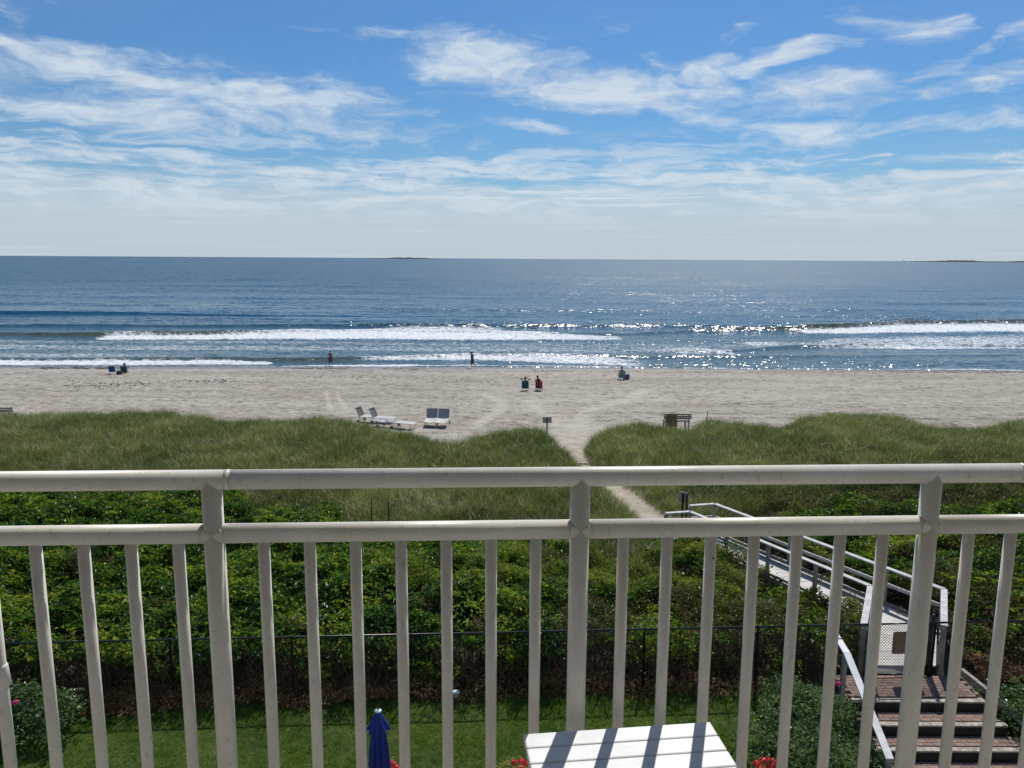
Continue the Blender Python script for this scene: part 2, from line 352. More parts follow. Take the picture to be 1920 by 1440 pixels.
def scatter(name, protos, P, rot, scl, idx=None, label=None, cat=None):
    """one object: instances of a few small plant meshes on the points P"""
    me = bpy.data.meshes.new(name); me.vertices.add(len(P)); me.vertices.foreach_set('co', P.astype(np.float32).ravel())
    a = me.attributes.new('rot', 'FLOAT_VECTOR', 'POINT'); a.data.foreach_set('vector', rot.astype(np.float32).ravel())
    a = me.attributes.new('scl', 'FLOAT', 'POINT'); a.data.foreach_set('value', scl.astype(np.float32))
    if idx is None: idx = RNG.integers(0, len(protos), len(P))
    a = me.attributes.new('idx', 'INT', 'POINT'); a.data.foreach_set('value', idx.astype(np.int32))
    for p in protos: me.materials.append(p.materials[0]); break
    o = link(name, me); tag(o, label, cat, kind='stuff')
    g = bpy.data.node_groups.new(name, 'GeometryNodeTree')
    g.interface.new_socket('Geometry', in_out='INPUT', socket_type='NodeSocketGeometry'); g.interface.new_socket('Geometry', in_out='OUTPUT', socket_type='NodeSocketGeometry')
    gi = g.nodes.new('NodeGroupInput'); go = g.nodes.new('NodeGroupOutput'); ip = g.nodes.new('GeometryNodeInstanceOnPoints')
    gj = g.nodes.new('GeometryNodeGeometryToInstance')
    for p in reversed(protos):
        po = bpy.data.objects.new(name + '_sprig', p); oi = g.nodes.new('GeometryNodeObjectInfo'); oi.inputs['Object'].default_value = po
        g.links.new(oi.outputs['Geometry'], gj.inputs[0])
    g.links.new(gi.outputs[0], ip.inputs['Points']); g.links.new(gj.outputs[0], ip.inputs['Instance']); ip.inputs['Pick Instance'].default_value = True
    def attr(nm, dt):
        n = g.nodes.new('GeometryNodeInputNamedAttribute'); n.data_type = dt; n.inputs[0].default_value = nm; return n.outputs[0]
    g.links.new(attr('idx', 'INT'), ip.inputs['Instance Index']); g.links.new(attr('scl', 'FLOAT'), ip.inputs['Scale'])
    er = g.nodes.new('FunctionNodeEulerToRotation'); g.links.new(attr('rot', 'FLOAT_VECTOR'), er.inputs[0]); g.links.new(er.outputs[0], ip.inputs['Rotation'])
    g.links.new(ip.outputs[0], go.inputs[0]); md = o.modifiers.new('scatter', 'NODES'); md.node_group = g
    return o

# ================================================================== TERRAIN
def FY(x): return 14.1+(x+10)*.059            # line of the garden fence
outline = [(-200,770),(0,768),(130,767),(300,768),(350,774),(440,784),(520,780),(600,775),(640,781),(680,789),(720,797),(800,813),(850,819),(900,809),(980,797),(1030,797),
           (1100,800),(1160,790),(1200,784),(1250,794),(1300,799),(1330,782),(1400,787),(1470,793),(1520,776),(1580,768),(1700,776),(1760,791),(1840,796),(1870,786),(1920,780),(2100,776)]
_o = [Pz(a, b, 4.0) for a, b in outline]; OX = np.array([p[0] for p in _o]); OY = np.array([p[1] for p in _o])
def crest(x): return np.interp(x, OX, OY)
path_pts = np.array([(6.0, 21.8), (5.1, 25.0), (4.2, 28.4), (3.45, 31), (2.95, 33.6), (2.75, 36.0), (3.3, 38.6), (3.6, 41)]); path_w = np.array([.65, .62, .52, .47, .46, .85, 1.65, 3.0])
def path_dist(x, y):
    """signed distance to the edge of the sandy path (negative on it)"""
    cx = np.interp(y, path_pts[:, 1], path_pts[:, 0]); w = np.interp(y, path_pts[:, 1], path_w)
    d = np.abs(x-cx)-w; return np.where((y < 21.8), 9, d)
def beach_z(x, y): return np.where(y < 86, 2.5*(86-y)/43, (86-y)*.035)
def dune_z(x, y):
    c = crest(x)
    top = 3.3 + .22*(fbm(x*.22+5, y*.22, 3)-.5) + .25*sst(y, 26, 36)*fbm(x*.12, y*.3+9, 2) - .25*np.exp(-((y-24)/3)**2)
    t = sst(y, c-.2, c+3.2); z = top*(1-t) + (beach_z(x, y)-.35)*t
    pd = path_dist(x, y); pz = np.interp(y, [22, 30, 36, 41], [3.22, 3.15, 2.95, 2.55])
    k = 1-sst(pd, -.1, .55); z = z*(1-k) + np.minimum(z, pz)*k
    return z
def lawn_z(x, y):
    z = 3.22 - .10*np.clip(FY(x)-y, 0, 30)*.7 + .02*(fbm(x*.8, y*.8, 2)-.5)
    pit = sst(x, 5.6, 6.7)*(1-sst(x, 9.5, 10.6)); z = z - pit*np.clip((15.1-y)*.55+.05, 0, 1.7)
    return z

def sand_material():
    m = bpy.data.materials.new('beach_sand'); m.use_nodes = True; N = NT(m.node_tree); N.n.clear()
    pos = N.add('ShaderNodeNewGeometry').outputs['Position']
    wet = N.add('ShaderNodeAttribute', {'attribute_name': 'wet'}).outputs['Fac']; trk = N.add('ShaderNodeAttribute', {'attribute_name': 'track'}).outputs['Fac']
    n1 = N.noise(N.mapping(pos, scl=(.05, .22, 1)), 1, 5, .6, .4); n2 = N.noise(N.mapping(pos, scl=(1.5, 1.3, 1)), 1, 5, .72); n3 = N.noise(N.mapping(pos, scl=(.35, 1.0, 1)), 1, 5, .65)
    c = N.mix(N.ss(n1, .35, .65), (.285, .25, .205), (.38, .342, .29))
    c = N.mix(N.math('MULTIPLY', N.ss(n3, .54, .66), .6), c, (.19, .155, .12))
    c = N.mix(N.math('MULTIPLY', N.ss(n2, .53, .64), .8), c, (.155, .13, .102))  # dark mottling, also standing in for shaded footprints
    c = N.mix(N.math('MULTIPLY', N.ss(n2, .47, .36), .7), c, (.45, .415, .365))
    c = N.mix(N.math('MULTIPLY', trk, .7), c, (.47, .43, .365))
    c = N.mix(N.math('MULTIPLY', wet, .85), c, (.13, .115, .10))
    b = N.add('ShaderNodeBsdfPrincipled', None, Base_Color=c, Roughness=N.lin(wet, 0, 1, .92, .28)); b.inputs['Specular IOR Level'].default_value = .35
    h = N.math('ADD', N.noise(N.mapping(pos, scl=(1.6, 2.2, 1)), 1, 6, .65), N.math('MULTIPLY', N.add('ShaderNodeTexVoronoi', None, Vector=pos, Scale=2.4).outputs[0], .4))
    bn = N.add('ShaderNodeBump', None, Strength=N.lin(wet, 0, .6, .75, .02), Distance=.28, Height=h); N.l.new(bn.outputs[0], b.inputs['Normal'])
    out = N.add('ShaderNodeOutputMaterial'); N.l.new(b.outputs[0], out.inputs[0]); return m
M['sand'] = sand_material()

# beach
u = np.concatenate([np.linspace(-3, -.9, 24, endpoint=False), np.linspace(-.9, .9, 700), np.linspace(.9, 3, 25)[1:]])
rows = np.concatenate([np.arange(33, 88, .16), np.arange(88, 130, 2.)])
U, YY = np.meshgrid(u, rows); XX = U*(YY*.6+32)
shore = np.interp(XX[:, :], [p[0] for p in [Pz(a, 690, 0) for a in range(0, 1921, 240)]], [Pz(a, b, 0)[1] for a, b in zip(range(0, 1921, 240), (691, 691, 690, 689, 689, 690, 693, 696, 697))])
ZZ = beach_z(XX, YY); dry = 1-sst(YY, shore-6, shore-2)
ZZ = ZZ + dry*(.22*(fbm(XX*1.3, YY*1.5, 4, .65)-.5) + .05*(fbm(XX*.2, YY*.5, 2)-.5))
def poly_d(x, y, pts):
    d = np.full(x.shape, 1e9)
    for (ax, ay), (bx, by) in zip(pts[:-1], pts[1:]):
        t = np.clip(((x-ax)*(bx-ax)+(y-ay)*(by-ay))/((bx-ax)**2+(by-ay)**2), 0, 1); d = np.minimum(d, np.hypot(x-ax-t*(bx-ax), y-ay-t*(by-ay)))
    return d
track = np.zeros_like(XX)
for px_pts, w in (([(1080, 815), (1100, 770), (1140, 755), (1190, 735), (1210, 715)], .7), ([(1060, 800), (1010, 770), (1000, 745)], .7), ([(890, 815), (935, 775), (945, 755), (930, 738), (905, 728)], .5),
                  ([(625, 770), (615, 745), (612, 720)], .18), ([(650, 768), (637, 742), (632, 722)], .18)):
    pts = [Pz(a, b, 2.0)[:2] for a, b in px_pts]; d = poly_d(XX, YY, pts); k = 1-sst(d, w*.4, w*1.3); track = np.maximum(track, k*(.5+.6*fbm(XX*1.5, YY*1.5, 2))); ZZ -= .05*k
fanm = 1-sst(np.hypot((XX-3.6)/2.6, (YY-41)/4.5), .5, 1.25); track = np.maximum(track, fanm*.8)
for yy0, amp in ((47.0, .12), (48.6, .12), (52.2, .07), (53.4, .07)):     # wheel ruts along the beach
    d = np.abs(YY-(yy0+.8*fbm(XX*.03, XX*0+yy0, 2))); k = (1-sst(d, .08, .28))*sst(XX, -2, 6); ZZ -= amp*k
wet = sst(YY, shore-4.5+1.5*fbm(XX*.12, YY*0, 3), shore-1.6)
tag(link('beach', grid_mesh('beach', XX, YY, ZZ, M['sand'], {'wet': wet, 'track': np.clip(track, 0, 1)})), kind='structure')

def ground_material(name, c1, c2, c3, sc=1.2):
    m = bpy.data.materials.new(name); m.use_nodes = True; N = NT(m.node_tree); N.n.clear()
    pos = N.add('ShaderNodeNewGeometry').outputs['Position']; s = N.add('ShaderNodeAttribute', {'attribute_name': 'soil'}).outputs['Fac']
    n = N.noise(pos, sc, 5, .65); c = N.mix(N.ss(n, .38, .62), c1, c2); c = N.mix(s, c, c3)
    b = N.add('ShaderNodeBsdfPrincipled', None, Base_Color=c, Roughness=.95); b.inputs['Specular IOR Level'].default_value = .2
    bn = N.add('ShaderNodeBump', None, Strength=.6, Distance=.08, Height=N.noise(pos, 3.5, 5, .65)); N.l.new(bn.outputs[0], b.inputs['Normal'])
    out = N.add('ShaderNodeOutputMaterial'); N.l.new(b.outputs[0], out.inputs[0]); return m
gx = np.concatenate([np.linspace(-110, -36, 40, endpoint=False), np.arange(-36, 36, .22), np.linspace(36, 110, 40)]); gy = np.arange(14.45, 46, .22)
XX, YY = np.meshgrid(gx, gy); YY = YY + (XX+10)*.059*np.clip((20-YY)/5.55, 0, 1)
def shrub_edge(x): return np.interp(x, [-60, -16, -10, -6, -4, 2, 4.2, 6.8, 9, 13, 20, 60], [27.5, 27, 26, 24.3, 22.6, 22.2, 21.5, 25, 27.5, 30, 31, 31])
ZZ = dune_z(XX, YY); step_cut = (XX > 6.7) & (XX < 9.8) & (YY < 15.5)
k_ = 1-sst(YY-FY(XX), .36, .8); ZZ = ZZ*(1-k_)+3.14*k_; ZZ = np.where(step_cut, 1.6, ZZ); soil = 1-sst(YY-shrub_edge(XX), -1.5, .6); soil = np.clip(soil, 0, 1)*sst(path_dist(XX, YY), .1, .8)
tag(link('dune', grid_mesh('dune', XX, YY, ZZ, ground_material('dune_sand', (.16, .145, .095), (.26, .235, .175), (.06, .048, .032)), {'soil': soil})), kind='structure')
# path sheet
r_, c_ = [], []
ys = np.arange(21.8, 41.5, .25); ts = np.linspace(-1, 1, 13); T, YY = np.meshgrid(ts, ys)
XX = np.interp(YY, path_pts[:, 1], path_pts[:, 0]) + T*(np.interp(YY, path_pts[:, 1], path_w)+.25+.12*fbm(YY*2, T*0+np.sign(T)*5, 2))
ZZ = dune_z(XX, YY) + .012 + .05*(fbm(XX*3, YY*3, 3)-.5)
M['path_sand'] = mat('path_sand', (.41, .36, .285), .95, col2=(.29, .245, .19), vscale=1.6, bump=.8, bscale=9)
tag(link('sandy_path', grid_mesh('sandy_path', XX, YY, np.where(YY > 38.5, np.maximum(ZZ, beach_z(XX, YY)+.02), ZZ), M['path_sand'])), kind='structure')
# lawn
gx = np.arange(-40, 40, .3); gy = np.linspace(0, 1, 60); XX, T = np.meshgrid(gx, gy); YY = -4+T*(FY(XX)+.55+4)
lz = lawn_z(XX, YY); s = sst(YY-FY(XX), -.45, .1)
tag(link('lawn', grid_mesh('lawn', XX, YY, lz, ground_material('lawn_soil', (.035, .06, .014), (.065, .085, .022), (.08, .055, .035), 2.5), {'soil': s})), kind='structure')

# ================================================================== SEA
def band(px_rows, X):
    """px rows (px, ytop, ybot, amp) -> arrays far edge, near edge, amp along X"""
    f = np.array([Pz(a, b, 0)[:2] for a, b, c, d in px_rows]); n = np.array([Pz(a, c, 0)[:2] for a, b, c, d in px_rows]); am = np.array([r[3] for r in px_rows])
    return f, n, am
foams = [
 ([(170,629,633,0),(185,629,639,1.0),(400,627,639,1.0),(560,620,639,1.0),(760,614,640,1.0),(960,620,640,1.0),(1080,627,639,.95),(1160,630,638,.8),(1185,633,636,0)], 1.0),
 ([(690,612,616,0),(730,612,624,.75),(830,611,624,.85),(930,612,622,.7),(970,612,616,0)], 1.0),
 ([(0,642,652,.42),(200,640,654,.50),(500,641,662,.50),(900,641,662,.60),(1180,640,668,.60),(1400,645,672,.56),(1470,650,668,0)], .8),
 ([(0,662,672,.62),(170,662,672,.66),(320,666,672,.50),(520,668,672,0)], .9),
 ([(0,675,686,1.0),(200,676,687,1.0),(380,677,686,1.0),(500,678,685,.95),(520,680,683,0)], 1.0),
 ([(640,676,681,0),(680,672,679,.7),(860,667,678,.95),(960,666,680,.9),(1080,668,684,.95),(1180,672,688,.8),(1260,682,690,0)], 1.0),
 ([(1180,652,664,.62),(1300,648,668,.72),(1380,660,668,.85),(1400,664,668,0)], .9),
 ([(1380,641,648,0),(1420,640,650,.85),(1500,640,650,.6),(1560,632,656,.66),(1700,628,655,.74),(1920,627,654,.76),(2100,627,654,.7)], .95),
 ([(1505,621,625,0),(1518,620,627,1.0),(1600,614,627,1.0),(1670,607,627,1.0),(1800,606,627,1.0),(2100,605,627,1.0)], 1.0),
 ([(1560,647,653,.5),(1700,648,656,.95),(1800,650,655,.8),(1920,650,655,.75),(2100,650,655,.7)], 1.0),
 ([(0,687.5,690.2,.35),(500,687,690.2,.6),(660,685,690,.95),(760,683,689,1.0),(800,684,687,.75),(1000,684,688,.6),(1250,690,692.5,.9),(1600,692.5,694.5,.6),(1750,693,695.5,.8),(1920,694,697,.95),(2100,694,697,.95)], 1.0)]
crests = [ # px pts (px,py,height,width)
 ([(-200,590,.75,2.6),(0,590,.75,2.6),(300,591,.6,2.6),(520,592,.32,2.4),(800,594,.12,2.2),(1920,592,.10,2.2)], .0),
 ([(-200,612,.3,1.8),(300,612,.34,1.8),(700,612,.45,1.8),(980,612,.42,1.8),(1250,613,.34,1.8),(1400,617,.34,1.7),(1920,600,.25,1.8)], .35),
 ([(-200,630,.45,1.6),(100,631,.6,1.6),(185,631,.75,1.6),(700,622,.35,1.6),(1180,628,.2,1.5),(1300,622,.40,1.5),(1440,620,.55,1.5),(1515,620,.75,1.6),(1700,608,.65,2.0),(2000,606,.6,2)], .9),
 ([(1050,640,.05,1.4),(1180,662,.12,1.2),(1350,663,.22,1.2),(1480,652,.3,1.2),(1600,650,.28,1.2),(1920,650,.24,1.2)], .3),
 ([(0,676,.30,1.0),(500,677,.36,1.0),(520,677,.42,1.0),(600,678,.36,1.0),(700,676,.25,1.0),(900,668,.30,1.0),(1150,672,.25,1.0),(1400,672,.14,1.0),(1920,668,.08,1.0)], .9)]
u = np.concatenate([np.linspace(-4, -.85, 30, endpoint=False), np.linspace(-.85, .85, 720), np.linspace(.85, 4, 31)[1:]])
rows = [78.0]
while rows[-1] < 170: rows.append(rows[-1]+.30)
while rows[-1] < 13800: rows.append(rows[-1]*1.0125)
rows = np.array(rows); U, YY = np.meshgrid(u, rows); XX = U*YY; stp = np.gradient(rows)[:, None]
Z = np.zeros_like(XX)
warpy = 6*(fbm(XX*.015, YY*.03, 3)-.5)
for lam, amp, ang, ph in ((46, .16, 3, 0), (31, .10, -5, 1.7), (19, .07, 7, 4), (11.5, .045, -11, 2), (7.3, .03, 14, 5), (4.4, .02, -19, 1)):
    a = R(ang); t = (YY+warpy)*math.cos(a)+XX*math.sin(a); fade = np.clip(1.6-stp*5/lam, 0, 1)
    Z += amp*fade*np.sin(2*PI*t/lam+ph+2*fbm(XX*.02+ph, YY*.02, 2))*(.35+1.3*fbm(XX*.012+lam, YY*.03, 2))
deep = sst(YY, 90, 190); Z *= .30+.70*deep
Z += .10*(fbm(XX*.9, YY*1.6, 4, .6)-.5)*np.clip(1.4-stp, 0, 1)
foam = np.zeros_like(XX); face = np.zeros_like(XX)
wob = 2.6*(fbm(XX*.14, YY*0+3, 4, .6)-.5)
for rws, g in foams:
    f, n, am = band(rws, XX); o1 = np.argsort(f[:, 0]); o2 = np.argsort(n[:, 0])
    yf = np.interp(XX, f[o1, 0], f[o1, 1])+wob; yn = np.interp(XX, n[o2, 0], n[o2, 1])+wob*.6; a = np.interp(XX, n[o2, 0], am[o2], left=am[o2][0], right=am[o2][-1])
    th = np.maximum(yf-yn, .3); k = sst(YY, yn-.12*th-.1, yn+.18*th)*(1-sst(YY, yf-.35*th, yf+.12*th)); foam = np.maximum(foam, a*k*g)
for rws, fc in crests:
    c = np.array([(*Pz(a, b, 0)[:2], h, w) for a, b, h, w in rws]); yc = np.interp(XX, c[:, 0], c[:, 1])+wob*.7; h = np.interp(XX, c[:, 0], c[:, 2]); w = np.interp(XX, c[:, 0], c[:, 3])
    d = YY-yc; Z += h*np.where(d < 0, np.exp(-(d/(w*.55))**2), np.exp(-(d/(w*1.7))**2))*(.75+.5*fbm(XX*.15, YY*0+h*9, 2))
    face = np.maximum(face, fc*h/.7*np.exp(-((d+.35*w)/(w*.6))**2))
Z += .16*foam*(fbm(XX*1.6, YY*2.2, 3, .6))*(YY < 175)
Z += .08; Zs = beach_z(XX, YY)
shal = 1-sst(YY, 88, 150)
def sea_material():
    m = bpy.data.materials.new('sea_water'); m.use_nodes = True; N = NT(m.node_tree); N.n.clear()
    pos = N.add('ShaderNodeNewGeometry').outputs['Position']
    at = lambda k: N.add('ShaderNodeAttribute', {'attribute_name': k}).outputs['Fac']
    foam, face, shal = at('foam'), at('face'), at('shallow')
    n0 = N.noise(N.mapping(pos, scl=(.004, .02, 1)), 1, 4, .6)
    c = N.mix(N.ss(n0, .3, .7), (.006, .050, .092), (.012, .072, .118))
    c = N.mix(N.math('MULTIPLY', shal, .75), c, (.075, .115, .12))
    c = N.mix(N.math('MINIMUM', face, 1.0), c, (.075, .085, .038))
    def slope(scl, rot, ax, ay, det, rough=.55):
        n = N.add('ShaderNodeTexNoise', None, Vector=N.mapping(pos, scl=scl, rot=(0, 0, R(rot))), Scale=1.0, Detail=det, Roughness=rough).outputs[1]
        d = N.add('ShaderNodeVectorMath', {'operation': 'SUBTRACT'}, _0=n, _1=(.5, .5, .5)).outputs[0]
        return N.add('ShaderNodeVectorMath', {'operation': 'MULTIPLY'}, _0=d, _1=(ax, ay, 0)).outputs[0]
    add = lambda p, q: N.add('ShaderNodeVectorMath', {'operation': 'ADD'}, _0=p, _1=q).outputs[0]
    sv = add(slope((.05, .17, 1), 3, .15, .65, 3), add(slope((.5, 1.2, 1), 11, .85, 1.35, 4), slope((2.3, 4.0, 1), -17, 1.5, 1.6, 2)))
    cal = N.ss(N.noise(N.mapping(pos, scl=(.006, .035, 1)), 1, 4, .6), .35, .65, .62, 1.12)
    yy_ = N.add('ShaderNodeSeparateXYZ', None, Vector=pos).outputs[1]
    cal = N.math('MULTIPLY', cal, N.ss(yy_, 120, 520, .95, 1.25))
    sv = N.add('ShaderNodeVectorMath', {'operation': 'SCALE'}, _0=sv, Scale=cal).outputs[0]
    bn = N.add('ShaderNodeVectorMath', {'operation': 'NORMALIZE'}, _0=add(sv, N.add('ShaderNodeNewGeometry').outputs['Normal']))
    patch = N.ss(N.noise(N.mapping(pos, scl=(.9, 1.6, 1)), 1, 3, .6),   .49, .60)
    rg = N.mix(patch, N.ss(yy_, 110, 420, .17, .40), (.14, .14, .14))
    b = N.add('ShaderNodeBsdfPrincipled', None, Base_Color=c, Roughness=rg, IOR=1.333); N.l.new(bn.outputs[0], b.inputs['Normal'])
    # foam: lacy noise cut by how much foam lies here
    w = N.add('ShaderNodeTexNoise', None, Vector=pos, Scale=.5, Detail=3.0).outputs[1]
    pw = N.add('ShaderNodeVectorMath', {'operation': 'MULTIPLY_ADD'}, _0=w, _1=(1.6, 1.6, 0), _2=pos).outputs[0]
    l1 = N.math('ADD', N.math('MULTIPLY', N.noise(N.mapping(pw, scl=(.6, .9, 1)), 1, 7, .78), .62), N.math('MULTIPLY', N.noise(N.mapping(pos, scl=(2.6, 1.3, 1)), 1, 3, .7), .38)); l2 = N.add('ShaderNodeTexVoronoi', {'feature': 'DISTANCE_TO_EDGE'}, Vector=N.mapping(pw, scl=(1.0, 1.3, 1)), Scale=1.0).outputs[0]
    lace = N.math('ADD', l1, N.math('MULTIPLY', N.ss(l2, .22, 0), .16))
    k = N.math('MULTIPLY', N.ss(N.math('ADD', lace, N.math('MULTIPLY', foam, .52)), .80, 1.14), N.ss(foam, .04, .35))
    fb = N.add('ShaderNodeBsdfPrincipled', None, Base_Color=(.68, .71, .73, 1), Roughness=.85); fb.inputs['Specular IOR Level'].default_value = .2
    fbn = N.add('ShaderNodeBump', None, Strength=.7, Distance=.35, Height=l1); N.l.new(fbn.outputs[0], fb.inputs['Normal'])
    mx = N.add('ShaderNodeMixShader', None, Fac=k); N.l.new(b.outputs[0], mx.inputs[1]); N.l.new(fb.outputs[0], mx.inputs[2])
    out = N.add('ShaderNodeOutputMaterial'); N.l.new(mx.outputs[0], out.inputs[0]); return m
M['sea'] = sea_material()
so_ = np.interp(XX, [Pz(a, 690, 0)[0] for a in range(0, 1921, 240)], [Pz(a, b, 0)[1] for a, b in zip(range(0, 1921, 240), (690.5, 690.5, 690, 689, 689, 690, 693, 696, 697))])+wob*.5
Z = np.where(YY < so_, beach_z(XX, YY)-.3-.0*Z, np.maximum(Z, beach_z(XX, YY)+.02)) ; foam = np.where(YY < so_, 0, foam)
Z = np.where((YY >= so_) & (YY < so_+6), Z*sst(YY, so_-1, so_+6)+(beach_z(XX, YY)+.03)*(1-sst(YY, so_-1, so_+6)), Z)
tag(link('sea', grid_mesh('sea', XX, YY, Z, M['sea'], {'foam': foam, 'face': face, 'shallow': shal})), kind='structure')

# islands and boats on the horizon
def island(name, label, px0, px1, dist, prof, mt):
    a0, a1 = azel(px0, 486)[0], azel(px1, 486)[0]; n = 60; mb = MB(); rowsI = []
    for j, (yo, hs) in enumerate(((-60, 0), (-20, .9), (10, 1), (60, .6), (120, 0))):
        rr = []
        for i in range(n+1):
            t = i/n; a = a0+(a1-a0)*t; h = float(np.interp(t, [p[0] for p in prof], [p[1] for p in prof]))*(.8+.4*random.random()*(h_ := 1))
            rr.append((math.tan(a)*(dist+yo), dist+yo, h*hs-(.6 if hs == 0 else 0)))
        rowsI.append(rr)
    mb.sheet(rowsI); o = mb.build(name, mt); return tag(o, label, 'island')
island('island', 'low dark rocky island left of centre on the horizon', 668, 826, 6500, [(0, 0), (.12, 2.5), (.35, 5), (.42, 11), (.6, 12), (.8, 9), (.9, 4), (1, 0)], M['rock'])
island('island', 'long low wooded island at the right end of the horizon', 1700, 2010, 7200, [(0, 0), (.04, 7), (.2, 9), (.3, 16), (.42, 14), (.5, 7), (.62, 8), (.75, 14), (1, 13)], M['rock'])
lx, ly, _ = Pz(1695, 486.5, 0); k = 7100/math.hypot(1, 0)/1; a = azel(1695, 486)[0]
t = thing('lighthouse', 'tiny lighthouse standing off the left tip of the wooded island', 'lighthouse', (math.tan(a)*7150, 7150, 0))
MB().tube([(0, 0, -1), (0, 0, 16)], [3.2, 2.2], 12).build('tower', M['stucco'], t); MB().tube([(0, 0, 16.05), (0, 0, 19)], [2.6, 2.0], 12).build('lantern', M['fence_black'], t)
MB().ball((0, 0, 0), (26, 12, 3)).build('rock', M['rock'], t)
def sailboat(px, py, dist, label, h):
    a = azel(px, py)[0]; t = thing('sailboat', label, 'sailboat', (math.tan(a)*dist, dist, 0), 0, 'sailboats on the horizon')
    L = h*.75; mb = MB(); mb.sheet([[(-L/2, 0, .5), (-L/2, 0, 1.2)], [(-L*.25, -1.1, -.2), (-L*.25, -1.3, 1.1)], [(L*.2, -1.1, -.2), (L*.2, -1.2, 1.2)], [(L/2, 0, .9), (L/2, 0, 1.5)], [(L*.2, 1.1, -.2), (L*.2, 1.2, 1.2)], [(-L*.25, 1.1, -.2), (-L*.25, 1.3, 1.1)], [(-L/2, 0, .5), (-L/2, 0, 1.2)]])
    mb._add([(-L/2, 0, 1.2), (-L*.25, -1.3, 1.1), (L*.2, -1.2, 1.2), (L/2, 0, 1.5), (L*.2, 1.2, 1.2), (-L*.25, 1.3, 1.1)], [(0, 1, 2, 3, 4, 5)]); mb.build('hull', M['hull'], t)
    MB().tube([(0, 0, 1), (0, 0, h)], .12, 6).build('mast', M['hull'], t)
    MB().sheet([[(0, -.1, 2), (0, -.1, h)], [(-L*.2, .3, 2), (-L*.06, .15, h*.6)], [(-L*.42, .5, 2), (-L*.40, .5, 2.2)]]).build('mainsail', M['sail'], t)
    MB().sheet([[(.2, -.1, 2), (.1, -.1, h*.85)], [(L*.45, .2, 2), (L*.40, .2, 2.2)]]).build('jib', M['sail'], t)
sailboat(356, 480, 3000, 'sailboat on the horizon at the left, larger of the two', 17)
sailboat(615, 482, 4200, 'tiny sailboat on the horizon left of the rocky island', 16)
bx, by, _ = Pz(108, 486.5, 0); t = thing('motorboat', 'small pale motorboat far out at the left with a short white wake', 'motorboat', (bx, by, .1), .1)
mb = MB(); mb.sheet([[(-4, -1, 0), (-4, -1.2, 1)], [(1, -1.1, 0), (1, -1.3, 1.1)], [(4, 0, .6), (4.4, 0, 1.5)], [(1, 1.1, 0), (1, 1.3, 1.1)], [(-4, 1, 0), (-4, 1.2, 1)]]); mb._add([(-4, -1.2, 1), (1, -1.3, 1.1), (4.4, 0, 1.5), (1, 1.3, 1.1), (-4, 1.2, 1)], [(0, 1, 2, 3, 4)]); mb.build('hull', M['hull'], t)
mb = MB(); mb.box((-.3, 0, 1.7), (2.2, 1.6, 1.2)); mb.box((-.2, 0, 2.35), (2.8, 1.9, .1)); mb.build('cabin', M['hull'], t, bevel=.05)

# ================================================================== PLANTS
def leaf_quads(n, spread, size, rng, curl=.3, flat=.6):
    """n folded rhombic leaves around a sprig -> (n*2,3,3) triangles"""
    out = []
    for i in range(n):
        a = rng.uniform(0, 2*PI); r = spread*math.sqrt(rng.uniform(.02, 1)); c = np.array((r*math.cos(a), r*math.sin(a), rng.uniform(-.5, .5)*spread*(1-flat)+.02))
        L = size*rng.uniform(.7, 1.25); w = L*rng.uniform(.42, .6)
        d = np.array((math.cos(a+rng.uniform(-1, 1)), math.sin(a+rng.uniform(-1, 1)), rng.uniform(-.55, .45))); d /= np.linalg.norm(d)
        up = np.array((rng.uniform(-.5, .5), rng.uniform(-.5, .5), 1.)); s = np.cross(d, up); s /= np.linalg.norm(s); nrm = np.cross(s, d)
        p0, p1 = c-d*L/2, c+d*L/2-nrm*L*curl*.4; m1, m2 = c+s*w/2+nrm*w*curl, c-s*w/2+nrm*w*curl
        out += [[p0, m1, p1], [p0, p1, m2]]
    return np.array(out)
def leaf_proto(name, n, spread, size, material, flat=.6): return quads_mesh(name, leaf_quads(n, spread, size, RNG, flat=flat), material, 3)
def blade_proto(name, n, spread, h, w, material, lean=.45):
    out = []
    for i in range(n):
        a = RNG.uniform(0, 2*PI); r = spread*math.sqrt(RNG.random()); b = np.array((r*math.cos(a), r*math.sin(a), -.03)); hh = h*RNG.uniform(.55, 1.15); wd = RNG.uniform(0, 2*PI)
        s = np.array((math.cos(wd), math.sin(wd), 0))*w*RNG.uniform(.6, 1.2); l = lean*RNG.uniform(.2, 1.3); la = a+RNG.uniform(-.9, .9); d = np.array((math.cos(la), math.sin(la), 0))
        m = b+d*hh*l*.32+np.array((0, 0, hh*.6)); t = b+d*hh*l+np.array((0, 0, hh*RNG.uniform(.78, .95)))
        out += [[b-s/2, b+s/2, m+s*.4], [b-s/2, m+s*.4, m-s*.4], [m-s*.4, m+s*.4, t]]
    return quads_mesh(name, np.array(out), material, 3)
def rnd_rot(n, tilt): return np.stack([RNG.normal(0, tilt, n), RNG.normal(0, tilt, n), RNG.uniform(0, 2*PI, n)], 1)
def fan_points(n, y0, y1, umax=.82, pad=3):
    """even density on the ground inside a fan wider than the view"""
    y = RNG.uniform(y0, y1, n*2); x = RNG.uniform(-1, 1, n*2)*(umax*y1+pad); k = np.abs(x) < umax*y+pad; return x[k][:n], y[k][:n]
